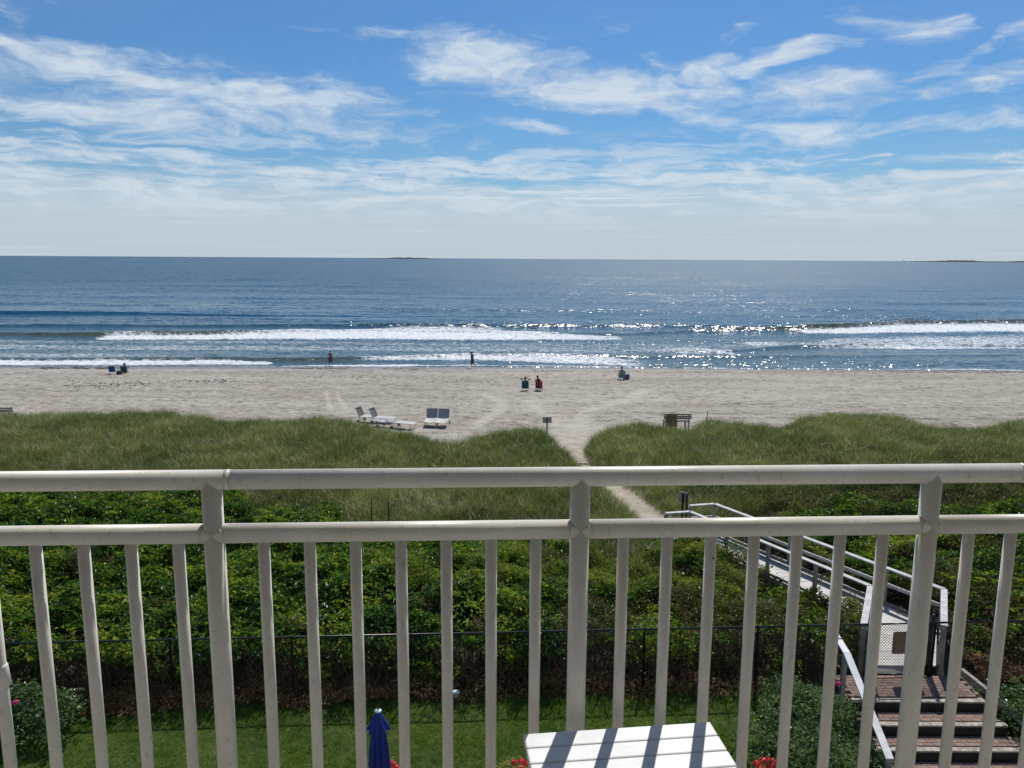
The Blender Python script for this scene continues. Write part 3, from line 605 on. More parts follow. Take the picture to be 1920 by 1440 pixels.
# walkway geometry (plan): rails' centre lines
WL = [(7.48, 15.35), (8.54, 17.36), (5.48, 22.77), (4.70, 22.60)]; WR = [(9.18, 15.35), (10.2, 17.2), (6.44, 23.55), (5.60, 23.35)]
def in_poly(x, y, poly):
    c = np.zeros(x.shape, bool); n = len(poly)
    for i in range(n):
        (ax, ay), (bx, by) = poly[i], poly[(i+1) % n]; q = ((ay > y) != (by > y)) & (x < (bx-ax)*(y-ay)/(by-ay+1e-12)+ax); c ^= q
    return c
walk_poly = [(7.35, 14.0), (8.36, 17.36), (5.4, 22.5), (4.6, 22.5), (5.5, 23.7), (6.6, 23.7), (10.35, 17.3), (9.35, 14.0)]
def clear(x, y): return (in_poly(x, y, walk_poly) | (path_dist(x, y) < -.02) | ((x > 6.6) & (x < 9.9) & (y < 15.45)))

# --- beach grass
protos = [blade_proto('grass_tuft', 20, .16, .52, .010, M['beach_grass'], .6) for _ in range(5)] + [blade_proto('grass_tuft', 14, .18, .5, .009, M['beach_grass'], 1.1) for _ in range(2)]
x, y = fan_points(175000, 21, 43.5, .80, 3); edge = shrub_edge(x)+1.2*(fbm(x*.5, y*.5, 3)-.5)
c = crest(x)+.5*(fbm(x*1.2, y*0, 2)-.5); dens = np.ones_like(x); dens *= (y > edge-.6)
pat = fbm(x*.30+3, y*.45, 3); dens *= np.clip(.42+1.0*sst(pat, .38, .58), 0, 1)+sst(y, c-3.5, c-.5)*.7; dens *= np.where((x < -1) & (y < c-3), .72, 1)
keep = (RNG.random(len(x)) < dens) & (y < c+.35+.8*(fbm(x*3, y*0+4, 2)-.5)) & ~in_poly(x, y, walk_poly) & (path_dist(x, y) > -.12*RNG.random(len(x)))
x, y = x[keep], y[keep]; P = np.stack([x, y, dune_z(x, y)], 1); hs = RNG.uniform(.55, 1.3, len(x))*(.65+.7*fbm(x*1.6, y*1.6, 3))*(1-.35*(path_dist(x, y) < .3))
scatter('beach_grass', protos, P, rnd_rot(len(x), .16), hs, label='tall green beach grass covering the dune in front of the sand', cat='beach grass')
print('grass', len(x))

# --- thicket canopy: height of the leaf surface
def canopy(x, y):
    z = 4.34 + .65*(fbm(x*.6, y*.6, 3)-.5) + .85*(fbm(x*1.3+7, y*1.7, 2)-.5)
    z -= .45*(1-sst(y-FY(x), .1, 1.0)) ; z -= .55*sst(y-shrub_edge(x), -4.5, 0)
    z += .5*np.exp(-((x-4.9)/1.3)**2-((y-20.9)/1.3)**2)*sst(x, 2.8, 3.8)
    rt = sst(x, .5, 3.0)*(1-sst(x, 9.5, 11)); z -= rt*(.28+.25*fbm(x*.9, y*.9+3, 2))
    z -= .35*sst(x, 9.3, 9.8)*(1-sst(y, 15.5, 17.5)) + .0
    d_l = in_poly(x, y, [(6.6, 15), (8.2, 17.6), (6.9, 20.2), (5.0, 19.6), (6.2, 17.2), (5.6, 15)]); z = z-.46*d_l*(fbm(x*1.2, y*1.2+5, 2) < .60)
    return z
hp = [leaf_proto('leaf_sprig', 9, .14, .088, M['hedge_leaf']) for _ in range(5)]
x, y = fan_points(150000, 14.4, 28, .80, 2); y = y+0
e = shrub_edge(x)+1.6*(fbm(x*.7, y*.7+8, 3)-.5); keep = (y > FY(x)+.36+.9*(fbm(x*1.1, y*0, 3)-.45)) & (y < np.where(x > 6.5, np.minimum(e, 23.5+1.5*fbm(x*.4, x*0, 2)), e)) & ~clear(x, y)
holes = fbm(x*.9+21, y*.9, 3); keep &= (RNG.random(len(x)) < .12+1.0*sst(holes, .34, .47)); keep &= ~((x > .8+1.5*(fbm(y*.8, x*0, 2)-.5)) & (x < 9) & (y > 15.4) & (RNG.random(len(x)) < .55+.45*sst(fbm(x*.6+40, y*.6, 3), .36, .50))); keep &= ~((x > 9) & (RNG.random(len(x)) < .85*sst(fbm(x*.7+15, y*.7, 3), .42, .55)))
x, y = x[keep], y[keep]; dep = RNG.exponential(.13, len(x)); P = np.stack([x, y, np.maximum(canopy(x, y)-np.minimum(dep, .7), dune_z(x, y)+.05)], 1)
scatter('shrub_thicket', hp, P, rnd_rot(len(x), .45), RNG.uniform(.7, 1.35, len(x)), label='dense glossy green shrub thicket behind the black garden fence', cat='shrubs')
print('thicket', len(x))
# overhanging leaves and bare shoots on the shaded front of the thicket
n = 5200; x = RNG.uniform(-14, 6.4, n); k = RNG.random(n)**.7; y = FY(x)+.02+np.abs(RNG.normal(.16, .16, n)); z = 4.45-k*1.2; msk = (fbm(x*1.4, z*2.2, 3) > .48+.24*k); x, y, z = x[msk], y[msk], z[msk]
scatter('shrub_fringe', hp, np.stack([x, y, z], 1), rnd_rot(len(x), .8), RNG.uniform(.6, 1.1, len(x)), label='loose leafy shoots hanging over the shaded foot of the thicket', cat='shrubs')
sp = [leaf_proto('scrub_sprig', 10, .14, .058, M['scrub_leaf'], .4) for _ in range(4)]
x, y = fan_points(170000, 15, 34, .80, 2); e = shrub_edge(x)
zone = np.where(x > 5, (y < e+5)*(fbm(x*.5+2, y*.5, 3) > .43)+((x > 6.5) & (y > 22.5) & (y < e+1)), (y < e+3.2)*(y > e-2.5)*(fbm(x*.7+2, y*.7, 3) > .47)*(RNG.random(len(x)) < .6)) + ((x > .6) & (y > 15.3) & (y < 24))*1.0 + ((x > 9) & (y < 26))*1.0 + ((y < e+1) & (fbm(x*.8, y*.8+50, 2) > .6))
keep = (zone > 0) & (y > FY(x)+.2) & ~clear(x, y); x, y, e = x[keep], y[keep], e[keep]
zb = np.where(y < e-1, canopy(x, y)-.05, dune_z(x, y)+.38*fbm(x*1.2, y*1.2, 2)+.1); P = np.stack([x, y, zb-RNG.exponential(.13, len(x))], 1)
scatter('dune_scrub', sp, P, rnd_rot(len(x), .5), RNG.uniform(.7, 1.3, len(x)), label='low mixed scrub between the thicket and the dune grass', cat='scrub')
# goldenrod-like yellow-green tops
M['gold_leaf'] = foliage('goldenrod_leaf', [(.07, .12, .015), (.16, .20, .02), (.26, .27, .03)], .8, .5, .35)
gp = [leaf_proto('goldenrod_sprig', 10, .12, .05, M['gold_leaf'], .2) for _ in range(3)]
x = RNG.uniform(-5, 7, 16000); y = RNG.uniform(18, 23, 16000); k = (fbm(x*.7+60, y*.7, 3) > .40+.05*np.abs(x-1.5)) & (y < shrub_edge(x)) & ~clear(x, y); x, y = x[k], y[k]
scatter('goldenrod', gp, np.stack([x, y, canopy(x, y)+RNG.uniform(-.1, .08, len(x))], 1), rnd_rot(len(x), .4), RNG.uniform(.6, 1.2, len(x)), label='yellow green goldenrod growing along the back of the thicket', cat='goldenrod')
# bare stems below the canopy
def stems_mesh(name, n, x0, x1, yf, material):
    V = []
    for i in range(n):
        X = RNG.uniform(x0, x1); Y = yf(X)+RNG.uniform(-.05, 1.0); z0 = 3.2; p = np.array((X, Y, z0)); q = p+np.array((RNG.normal(0, .3), RNG.normal(-.12, .22), RNG.uniform(.5, 1.1))); m = (p+q)/2+RNG.normal(0, .08, 3)
        for a, b in ((p, m), (m, q)):
            s = np.array((1, 0, 0))*RNG.uniform(.004, .012); V.append([a-s, a+s, b+s, b-s]); s2 = np.array((0, 1, 0))*.007; V.append([a-s2, a+s2, b+s2, b-s2])
    return quads_mesh(name, np.array(V), material)
tag(link('bare_stems', stems_mesh('bare_stems', 2400, -15, 6.6, FY, M['stem'])), 'bare brown stems in the shade under the thicket', 'stems', kind='stuff')
dp = [leaf_proto('dead_leaf', 3, .06, .07, M['dead_leaf'], .9) for _ in range(3)]
n = 26000; x = RNG.uniform(-14, 14, n); y = FY(x)+RNG.normal(-.05, .24, n); k = ~clear(x, y) & (y > FY(x)-.42-.5*(fbm(x*1.5, y*0, 2)-.5)) & ((x < 5.5) | (x > 9.6)) & (RNG.random(n) < .25+sst(-x, 1, 4)+(x > 9)); x, y = x[k], y[k]
hz = .42*sst(y-FY(x), -.45, .2)*fbm(x*2, y*2, 2); scatter('leaf_litter', dp, np.stack([x, y, np.where(y < FY(x)+.3, lawn_z(x, y), 3.25)+.03+hz], 1), rnd_rot(len(x), .6), RNG.uniform(.6, 1.3, len(x)), label='brown dead leaves heaped along the foot of the fence', cat='dead leaves')
# lawn grass
lp = [blade_proto('lawn_tuft', 14, .055, .06, .007, M['lawn_blade'], .7) for _ in range(4)]
x = RNG.uniform(-13, 7, 95000); y = RNG.uniform(7.5, 15, 95000); k = (y < FY(x)+.05-.15*RNG.random(len(x))) & (lawn_z(x, y) > 2.2) & ~clear(x, y) & (np.abs(x) < .75*y+1); x, y = x[k], y[k]
scatter('lawn_grass', lp, np.stack([x, y, lawn_z(x, y)], 1), rnd_rot(len(x), .3), RNG.uniform(.7, 1.3, len(x))*(.7+.7*fbm(x*1.3, y*1.3, 2)), label='short green lawn grass below the balcony', cat='lawn grass')
# seaweed line near the water
V = []
for i in range(900):
    px = RNG.uniform(0, 1920); X, Y, _ = Pz(px, (693.5 if px < 1000 else 699)+RNG.normal(0, 1.2), .2)
    if fbm(np.array([X*.25]), np.array([3.]), 2)[0] < .46: continue
    L = RNG.uniform(.1, .7); z = float(beach_z(np.array(X), np.array(Y)))+.05
    for _ in range(4):
        c = np.array((X+RNG.normal(0, L*.4), Y+RNG.normal(0, .12), z)); a = RNG.normal(0, .5); d = np.array((math.cos(a), math.sin(a), 0))*L*.4; s = np.array((-math.sin(a), math.cos(a), .4))*.09; V.append([c-d, c+s*.6-d*.1, c+d, c-s*.6+d*.1])
for px0, py0, sx, sy, n in ((400, 717, 35, 3, 50), (210, 727, 55, 5, 90), (880, 716, 30, 3, 60), (1300, 762, 20, 2, 20), (700, 705, 120, 3, 60), (1700, 728, 150, 12, 25)):
    for i in range(n):
        X, Y, _ = Pz(RNG.normal(px0, sx), RNG.normal(py0, sy), 1.0); z = float(beach_z(np.array(X), np.array(Y)))+.05; L = RNG.uniform(.06, .22)
        c = np.array((X, Y, z)); a = RNG.normal(0, .5); d = np.array((math.cos(a), math.sin(a), 0))*L; s_ = np.array((-math.sin(a), math.cos(a), .4))*.06; V.append([c-d, c+s_, c+d, c-s_])
tag(link('seaweed_line', quads_mesh('seaweed_line', np.array(V), M['seaweed'])), 'dark seaweed scraps in a broken line along the wet sand and scattered up the beach', 'seaweed', kind='stuff')

# single bushes
def bush(name, label, loc, rx, ry, h, nleaf, flowers=(), size=.08, mt='rose_leaf', group=None, seed=1):
    rng = np.random.default_rng(seed); t = thing(name, label, 'bush', loc, 0, group)
    lobes = [(rng.uniform(-.55, .55)*rx, rng.uniform(-.55, .55)*ry, rng.uniform(.35, .72)*h, rng.uniform(.42, .62)) for _ in range(9)]; T = []
    for i in range(nleaf//8):
        lx, ly, lz, lr = lobes[rng.integers(0, len(lobes))]; v = rng.normal(0, 1, 3); v /= np.linalg.norm(v); rr = lr*rng.uniform(.45, 1.1)**.5*(.8+.4*rng.random())
        c = np.array((lx+v[0]*rx*rr, ly+v[1]*ry*rr, max(.06, lz+v[2]*h*.5*rr))); T.append(leaf_quads(8, .13, size, rng)+c*(1+rng.normal(0, .035)))
    link('foliage', quads_mesh('foliage', np.concatenate(T), M[mt], 3), t)
    for i in range(7):
        a = rng.uniform(0, 6.28); q = (math.cos(a)*rx*.6, math.sin(a)*ry*.6, h*rng.uniform(.5, .85)); MB().tube([(rng.uniform(-.08, .08), rng.uniform(-.08, .08), -.1), (q[0]*.4, q[1]*.4, q[2]*.6), q], [.014, .01, .005], 5).build('stem', M['stem'], t)
    for fx, fy, fz, col in flowers: flower(t, (fx, fy, fz), col, .055)
    return t
def flower(t, c, col, r, name='flower'):
    rng = np.random.default_rng(int(abs(c[0]*1000+c[2]*777)) % 9999); V = []
    for i in range(34):
        v = rng.normal(0, 1, 3); v[2] = abs(v[2])*.8; v /= np.linalg.norm(v); p = np.array(c)+v*r*rng.uniform(.6, 1); s = np.cross(v, rng.normal(0, 1, 3)); s /= np.linalg.norm(s); u_ = np.cross(v, s); k = r*.42
        V.append([p-s*k, p+u_*k+v*k*.3, p+s*k, p-u_*k-v*k*.2])
    return link(name, quads_mesh(name, np.array(V), M[col]), t)
bush('rose_bush', 'tall rose bush on the lawn edge at the far left with a pink flower', (-8.95, 13.15, 2.98), .95, .8, 1.25, 4200, [(.12, -.45, 1.13, 'flower_pink')], seed=3)
bush('rose_bush', 'big grey green rose bush left of the steps, nearest the balcony', (5.15, 12.3, 2.6), 1.15, 1.0, 1.45, 6500, [(1.05, -.55, .62, 'flower_red'), (.05, -.75, .62, 'flower_red')], .075, seed=5)
bush('rose_bush', 'rose bush with a magenta flower beside the upper end of the white handrail', (5.75, 13.75, 2.7), 1.0, .8, 1.45, 5600, [(.42, -.3, 1.43, 'flower_pink')], .075, seed=8)
bush('rose_bush', 'low rose bush between the white handrail and the brick treads', (6.35, 12.55, 2.3), .55, .75, 1.15, 4200, seed=9, size=.07)
bush('rose_bush', 'bright green bush on the bank right of the steps', (10.45, 14.0, 2.6), .85, .9, 1.1, 5200, [(-.2, -.2, 1.12, 'flower_pink')], seed=12)
bush('rose_bush', 'shaded bush at the lower right corner below the bank', (11.1, 12.7, 2.0), 1.1, 1.0, 1.5, 7000, seed=14)

# ================================================================== GARDEN FENCE WITH GATE
def chainlink(x0, x1, z0, z1, yf, sp=.062, w=.0017):
    V = []
    def seg(a, b):
        a, b = np.array(a), np.array(b); d = b-a; L = np.linalg.norm(d)
        if L < .02: return
        d = d/L; s = np.cross(d, (0, 1, 0))*w; n_ = np.array((0, w, 0)); V.append([a-s, a+n_, b+n_, b-s]); V.append([a+n_, a+s, b+s, b+n_])
    Hh = z1-z0; n = int((x1-x0+Hh)/sp)+1
    for i in range(n):
        for sgn in (1, -1):
            if sgn == 1: xa, za, xb, zb = x0-Hh+i*sp, z0, x0+i*sp, z1
            else: xa, za, xb, zb = x0-Hh+i*sp, z1, x0+i*sp, z0
            def at(xq): return za+(zb-za)*(xq-xa)/(xb-xa)
            a_, b_ = max(xa, x0), min(xb, x1)
            if b_ <= a_: continue
            seg((a_, yf(a_)+.002*sgn, at(a_)), (b_, yf(b_)+.002*sgn, at(b_)))
    return np.array(V)
fence = thing('chain_link_fence', 'black chain link garden fence running below the shrub thicket', 'fence', (0, 0, 0))
gx0, gx1, gx2 = 7.63, 8.80, 9.25
def fseg(x0, x1, pitch):
    MB().tube([(x0, FY(x0), 4.5), (x1, FY(x1), 4.5)], .021, 10).build('top_rail', M['fence_black'], fence, smooth=True)
    xx = x0
    while xx < x1+.01:
        f = MB().tube([(xx, FY(xx), 2.9), (xx, FY(xx), 4.53)], .024, 10).build('post', M['fence_post'], fence, smooth=True); xx += pitch
    link('chain_mesh', quads_mesh('chain_mesh', chainlink(x0, x1, 3.28, 4.5, FY), M['fence_black']), fence)['kind'] = 'stuff'
fseg(-21.0, 7.5, 2.375); fseg(8.92, 20.9, 2.396)
for xx in (7.58, 8.86):
    MB().tube([(xx, FY(xx), 2.9), (xx, FY(xx), 4.66)], .038, 14).build('gate_post', M['fence_black'], fence, smooth=True); MB().ball((xx, FY(xx), 4.66), .042).build('post_cap', M['fence_black'], fence, smooth=True)
g = thing('garden_gate', 'black chain link gate at the head of the brick steps with a brown plate', 'gate', (7.66, FY(7.66), 3.34), math.atan(.059))
for a, b in (((0, 0, .02), (0, 0, 1.18)), ((1.14, 0, .02), (1.14, 0, 1.18)), ((0, 0, .02), (1.14, 0, .02)), ((0, 0, 1.16), (1.14, 0, 1.16))): MB().tube([a, b], .018, 10).build('frame', M['fence_black'], g, smooth=True)
link('chain_mesh', quads_mesh('chain_mesh', chainlink(.02, 1.12, .03, 1.15, lambda q: 0, .066, .0036), M['fence_black']), g)['kind'] = 'stuff'
# plate with rounded corners
def rounded_plate(w, h, r, th):
    pts = []
    for cx, cz, a0 in ((w/2-r, h/2-r, 0), (-w/2+r, h/2-r, 90), (-w/2+r, -h/2+r, 180), (w/2-r, -h/2+r, 270)):
        for k in range(4): a = R(a0+k*30); pts.append((cx+r*math.cos(a), cz+r*math.sin(a)))
    mb = MB(); n = len(pts); mb._add([(p[0], -th/2, p[1]) for p in pts]+[(p[0], th/2, p[1]) for p in pts], [tuple(range(n-1, -1, -1)), tuple(range(n, 2*n))]+[(i, (i+1) % n, n+(i+1) % n, n+i) for i in range(n)]); return mb
rounded_plate(.62, .50, .04, .006).build('plate', M['sign_brown'], g, (.66, -.022, .74), bevel=0)
MB().box((1.17, 0, .72), (.05, .09, .07)).build('latch', M['fence_black'], g, bevel=.01)
for hz_ in (.25, .95): MB().tube([(-.03, 0, hz_-.04), (-.03, 0, hz_+.04)], .026, 10).build('hinge', M['fence_black'], g)

# ================================================================== STEPS AND LANDING
brick_mesh = []
for k in range(3):
    mb = MB(); mb.box((0, 0, 0), (.194, .094, .05)); me = mb.mesh('brick', M['brick'][k]); brick_mesh.append(me)
bm_ = bmesh.new()
for me in brick_mesh:
    bm_.clear(); bm_.from_mesh(me); bmesh.ops.bevel(bm_, geom=bm_.edges[:], offset=.005, segments=1, affect='EDGES'); bm_.to_mesh(me)
bm_.free()
def bricks(parent, x0, x1, y0, y1, z):
    n = 0; yy = y0+.05; row = 0
    while yy < y1-.04:
        xx = x0+.1+(row % 2)*.1
        while xx < x1-.09:
            o = link('brick', brick_mesh[random.choice((0, 0, 1, 1, 2))], parent, (xx, yy, z-.025+random.uniform(-.002, .002)), (random.uniform(-.006, .006), random.uniform(-.006, .006), random.uniform(-.01, .01))); n += 1; xx += .2
        yy += .1; row += 1
    return n
rzs = math.atan(.02)
land = thing('brick_landing', 'red brick landing in front of the black gate', 'landing', (0, 0, 0))
MB().box((8.2, 14.83, 3.12), (2.75, .98, .26)).build('bed', M['joint_sand'], land)
nb = bricks(land, 6.85, 9.55, 14.42, 15.30, 3.30)
steps = thing('garden_steps', 'wide brick steps with pale timber nosings leading up to the gate', 'steps', (0, 0, 0))
lv = [(14.24, 3.30, 6.86, 9.52), (13.73, 3.11, 6.86, 9.66), (13.22, 2.92, 6.86, 10.05), (12.71, 2.73, 6.86, 10.3), (12.20, 2.54, 6.86, 10.4)]
for i, (yn, z, xa, xb) in enumerate(lv):
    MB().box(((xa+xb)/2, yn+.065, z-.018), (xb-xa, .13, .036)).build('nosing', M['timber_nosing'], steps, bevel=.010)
    MB().box(((xa+xb)/2, yn+.012+.06, z-.145), (xb-xa-.02, .11, .21)).build('riser', M['shaded_riser_wood'], steps, bevel=.006)
    if i: 
        prev = lv[i-1][0]; MB().box(((xa+xb)/2, (yn+.15+prev)/2, z-.17), (xb-xa, prev-yn-.15+.10, .22)).build('bed', M['joint_sand'], steps); nb += bricks(steps, xa, xb, yn+.16, prev-.01, z)
land2 = thing('brick_patio', 'red brick patio at the foot of the steps', 'patio', (0, 0, 0))
MB().box((8.6, 11.3, 2.2), (4.2, 1.75, .22)).build('bed', M['joint_sand'], land2); nb += bricks(land2, 6.7, 10.6, 10.95, 12.18, 2.35)
print('bricks', nb)
# stringers at the sides of the steps
for k, (pts, lab) in enumerate((([(9.62, 15.3, 3.36), (9.78, 14.3, 3.30), (10.3, 13.2, 2.9), (10.6, 12.2, 2.55)], 'pale timber edging board along the right side of the steps'),)):
    t = thing('edging_board', lab, 'edging', (0, 0, 0))
    for a, b in zip(pts[:-1], pts[1:]): MB().beam(a, b, .09, .14).build('board', M['timber_nosing'], t, bevel=.01)
# white handrail beside the steps
hr = thing('step_handrail', 'white handrail with a kink beside the left of the brick steps', 'handrail', (0, 0, 0))
A, B, C_ = (6.80, 15.2, 4.27), (6.74, 14.42, 4.22), (6.62, 12.25, 3.42)
MB().beam(A, B, .14, .04).build('rail_cap', M['white_wood'], hr, bevel=.006); MB().beam(B, C_, .14, .04).build('rail_cap', M['white_wood'], hr, bevel=.006)
for p in ((6.73, 14.48, 4.17), (6.63, 12.34, 3.38), (6.80, 15.1, 4.22)): MB().box((p[0], p[1], p[2]-.75), (.09, .09, 1.5)).build('post', M['grey_wood'], hr, bevel=.005)

# ================================================================== BOARDWALK
wk = thing('boardwalk', 'weathered wooden boardwalk with white railings bending away through the shrubs', 'boardwalk', (0, 0, 0))
ZD, ZR = 3.46, 4.36
def off(p, q, t): return (p[0]+(q[0]-p[0])*t, p[1]+(q[1]-p[1])*t)
segs = list(zip(WL[:-1], WL[1:], WR[:-1], WR[1:])); npk = 0
for si, (l0, l1, r0, r1) in enumerate(segs):
    L = max(math.dist(l0, l1), math.dist(r0, r1)); n = int(L/.142)
    for i in range(n):
        a0, a1 = i/n, (i+.93)/n
        if si == 1: ins = .16
        else: ins = .05
        P4 = [off(off(l0, l1, a0), off(r0, r1, a0), ins), off(off(l0, l1, a0), off(r0, r1, a0), 1-ins), off(off(l0, l1, a1), off(r0, r1, a1), 1-ins), off(off(l0, l1, a1), off(r0, r1, a1), ins)]
        dz = random.uniform(-.004, .004); mb = MB(); mb._add([(x_, y_, ZD-.035) for x_, y_ in P4]+[(x_, y_, ZD+dz) for x_, y_ in P4], [(3, 2, 1, 0), (4, 5, 6, 7), (0, 1, 5, 4), (1, 2, 6, 5), (2, 3, 7, 6), (3, 0, 4, 7)]); mb.build('plank', M['deck_wood'], wk); npk += 1
    for p, q in ((l0, l1), (r0, r1)):
        MB().beam((*p, ZR), (*q, ZR), .14, .038).build('cap_rail', M['rail_wood'], wk, bevel=.004)
        MB().beam((*p, ZR-.42), (*q, ZR-.42), .038, .085).build('lower_rail', M['rail_wood'], wk)
        MB().beam((*p, ZD-.06), (*q, ZD-.06), .05, .16).build('deck_beam', M['grey_wood'], wk)
        n = max(1, round(math.dist(p, q)/1.55))
        for i in range(n+1):
            if i == n and si < 2: continue
            c = off(p, q, i/n); MB().box((c[0], c[1], (ZR-.03+2.9)/2), (.09, .09, ZR-.03-2.9)).build('post', M['grey_wood'], wk, bevel=.004)
# ramp from landing to deck
mb = MB(); P4 = [(7.62, 15.22), (8.78, 15.27), (8.9, 15.40), (7.60, 15.36)]
mb._add([(a, b, 3.25) for a, b in P4]+[(P4[0][0], P4[0][1], 3.33), (P4[1][0], P4[1][1], 3.33), (P4[2][0], P4[2][1], ZD), (P4[3][0], P4[3][1], ZD)], [(3, 2, 1, 0), (4, 5, 6, 7), (0, 1, 5, 4), (1, 2, 6, 5), (2, 3, 7, 6), (3, 0, 4, 7)]); mb.build('threshold', M['deck_wood'], wk)

# ================================================================== SIGNS, STAKES, LIGHTS
def sign(px, ytop, ybot, yd, w, label, metal='sign_metal', tilt=0, postm='dark_wood', base=None):
    x, _, zt = Py(px, ytop, yd); _, _, zb = Py(px, ybot, yd); gz = float(dune_z(np.array(x), np.array(yd))) if base is None else base
    t = thing('sign', label, 'sign', (x, yd, gz), tilt); h = zt-zb
    MB().box((0, 0, (zt-gz-.05)/2-.1), (.07, .05, zt-gz-.05+.2)).build('post', M[postm], t)
    MB().box((0, .04, zt-gz-h/2), (w, .012, h)).build('board', M[metal], t, bevel=.004); return t
sign(1026, 782, 793.5, 38.3, .46, 'small grey sign on a dark post where the path meets the beach', base=2.9)
sign(1281, 923, 942, 25.2, .30, 'grey sign with its back turned beside the end of the boardwalk', tilt=R(-28), postm='fence_black')
x, _, zt = Py(1284, 926, 25.0); MB_ = MB().tube([(0, 0, -.2), (0, 0, zt-3.2)], .035, 8).build('marker_post', M['fence_black'], None, (x+.08, 25.0, 3.2)); tag(MB_, 'black marker post just right of the boardwalk sign', 'post')
def stake(px, ytop, yd, label, r=.02, base=None, m='dark_wood', name='stake'):
    x, _, zt = Py(px, ytop, yd); gz = float(dune_z(np.array(x), np.array(yd))) if base is None else base
    o = MB().tube([(0, 0, -.2), (.01, 0, (zt-gz)*.5), (.03, 0, zt-gz)], [r, r*.95, r*.9], 7).build(name, M[m], None, (x, yd, gz)); tag(o, label, 'stake')
stake(50, 924, 25.5, 'dark metal stake standing above the shrubs at the far left', .045, m='fence_black')
stake(695, 934, 23.8, 'left of two thin dark stakes in the brown grass behind the thicket', .022)
stake(727, 939, 23.5, 'right of two thin dark stakes in the brown grass behind the thicket', .022)
stake(1041, 1014, 20.2, 'crooked dark stake rising from the yellow green part of the thicket', .028)
stake(1326, 771, 39.0, 'thin stake on the dune just right of the wooden bench', .02)
x, y, z = Pz(855, 1318, 3.15); t = thing('lawn_light', 'small garden light with a pale square top at the edge of the lawn', 'garden light', (x, y, float(lawn_z(np.array(x), np.array(y)))), .2)
MB().tube([(0, 0, -.1), (0, 0, .10)], .02, 8).build('stem', M['fence_black'], t); MB().box((0, 0, .14), (.10, .10, .10)).build('housing', M['sign_metal'], t, bevel=.008); MB().box((0, 0, .205), (.14, .14, .022), (R(-8), 0, 0)).build('cap', M['pale_plastic'], t, bevel=.005)

# ================================================================== PATIO UMBRELLA AND FLOWERS
x, y, zt = Pz(709, 1330, 5.2); gz = float(lawn_z(np.array(x), np.array(y))); H_ = zt-gz
um = thing('patio_umbrella', 'closed dark blue patio umbrella standing on the lawn', 'umbrella', (x, y, gz))
MB().tube([(0, 0, 0), (0, 0, H_-.06)], .02, 10).build('pole', M['steel'], um, smooth=True); MB().tube([(0, 0, 0), (0, 0, .06), (0, 0, .3)], [.25, .24, .035], 20).build('base', M['concrete'], um)
def pleats(name, prof, folds, amp, m, seed=0):
    mb = MB(); n = folds*6; rowsP = []
    for (z, r, a) in prof: rowsP.append([(r*(1+a*amp*math.cos(folds*t*2*PI/n+.35*math.sin(z*9)))*math.cos(2*PI*t/n), r*(1+a*amp*math.cos(folds*t*2*PI/n+.35*math.sin(z*9)))*math.sin(2*PI*t/n), z) for t in range(n+1)])
    mb.sheet(rowsP); return mb.build(name, m, um, smooth=True)
pleats('canopy', [(H_-.03, .015, 0), (H_-.10, .05, .3), (H_-.35, .085, .7), (H_-.62, .11, 1), (H_-.9, .125, 1), (H_-1.15, .12, 1), (H_-1.4, .10, 1), (H_-1.62, .10, 1)], 8, .36, M['blue_cloth'])
pleats('vent_flap', [(H_-.02, .02, 0), (H_-.09, .06, .3), (H_-.22, .105, .8), (H_-.33, .155, 1.1)], 8, .26, M['blue_cloth'])
MB().tube([(0, 0, H_-1.22), (0, 0, H_-1.17)], [.142, .145], 20, caps=False).build('tie_strap', M['blue_cloth'], um)
MB().tube([(0, 0, H_-.035), (0, 0, H_-.02), (0, 0, H_-.005)], [.05, .055, .02], 16).build('cap', M['pale_plastic'], um, smooth=True); MB().ball((0, 0, H_+.005), .016).build('finial', M['rubber'], um, smooth=True)
def planter(px, py, zf, label, fl, seed, violet=0):
    rng = np.random.default_rng(seed); x, y, _ = Pz(px, py, zf); gz = float(lawn_z(np.array(x), np.array(y))); t = thing('flower_planter', label, 'planter', (x, y, gz), 0, 'flower planters on the patio edge'); h = zf-gz
    MB().tube([(0, 0, 0), (0, 0, .05), (0, 0, h-.38), (0, 0, h-.36), (0, 0, h-.30), (0, 0, h-.30), (0, 0, h-.36)], [.13, .14, .23, .26, .26, .235, .22], 20).build('pot', M['terracotta'], t, smooth=False)
    MB().tube([(0, 0, h-.40), (0, 0, h-.345)], .215, 16).build('soil', M['soil'], t)
    T = [leaf_quads(6, .07, .05, rng)+np.array((rng.normal(0, .13), rng.normal(0, .11), h-.22+abs(rng.normal(0, .07)))) for _ in range(170)]; link('foliage', quads_mesh('foliage', np.concatenate(T), M['geranium_leaf'], 3), t)
    for dx, dz in fl: flower(t, (dx, -.10+rng.uniform(-.05, .03), h+dz), 'flower_red', .062, 'flower_head')
    for i in range(violet): flower(t, (-.12+rng.uniform(-.12, .12), -.2, h-.2+rng.uniform(-.05, .05)), 'flower_violet', .05, 'violet_bloom')
    for i in range(3): flower(t, (rng.uniform(-.15, .15), -.12, h-.08), 'flower_yellow', .025, 'yellow_bloom')
planter(722, 1432, 3.60, 'planter of red geraniums behind the closed blue umbrella', [(-.19, .02), (.12, .05), (.20, .0), (.09, -.05), (-.20, -.08), (.19, -.1)], 1)
planter(966, 1430, 3.60, 'planter of yellow and red flowers left of the white table', [(-.02, .09), (.11, .10), (.09, -.05), (.2, .03), (.14, -.12)], 2)
planter(1434, 1424, 3.60, 'planter of red geraniums over violet blooms right of the white table', [(-.08, .07), (.02, .04), (.13, .0), (.12, -.10), (-.17, -.02), (0, -.12), (-.10, -.11), (.05, -.04)], 4, 5)

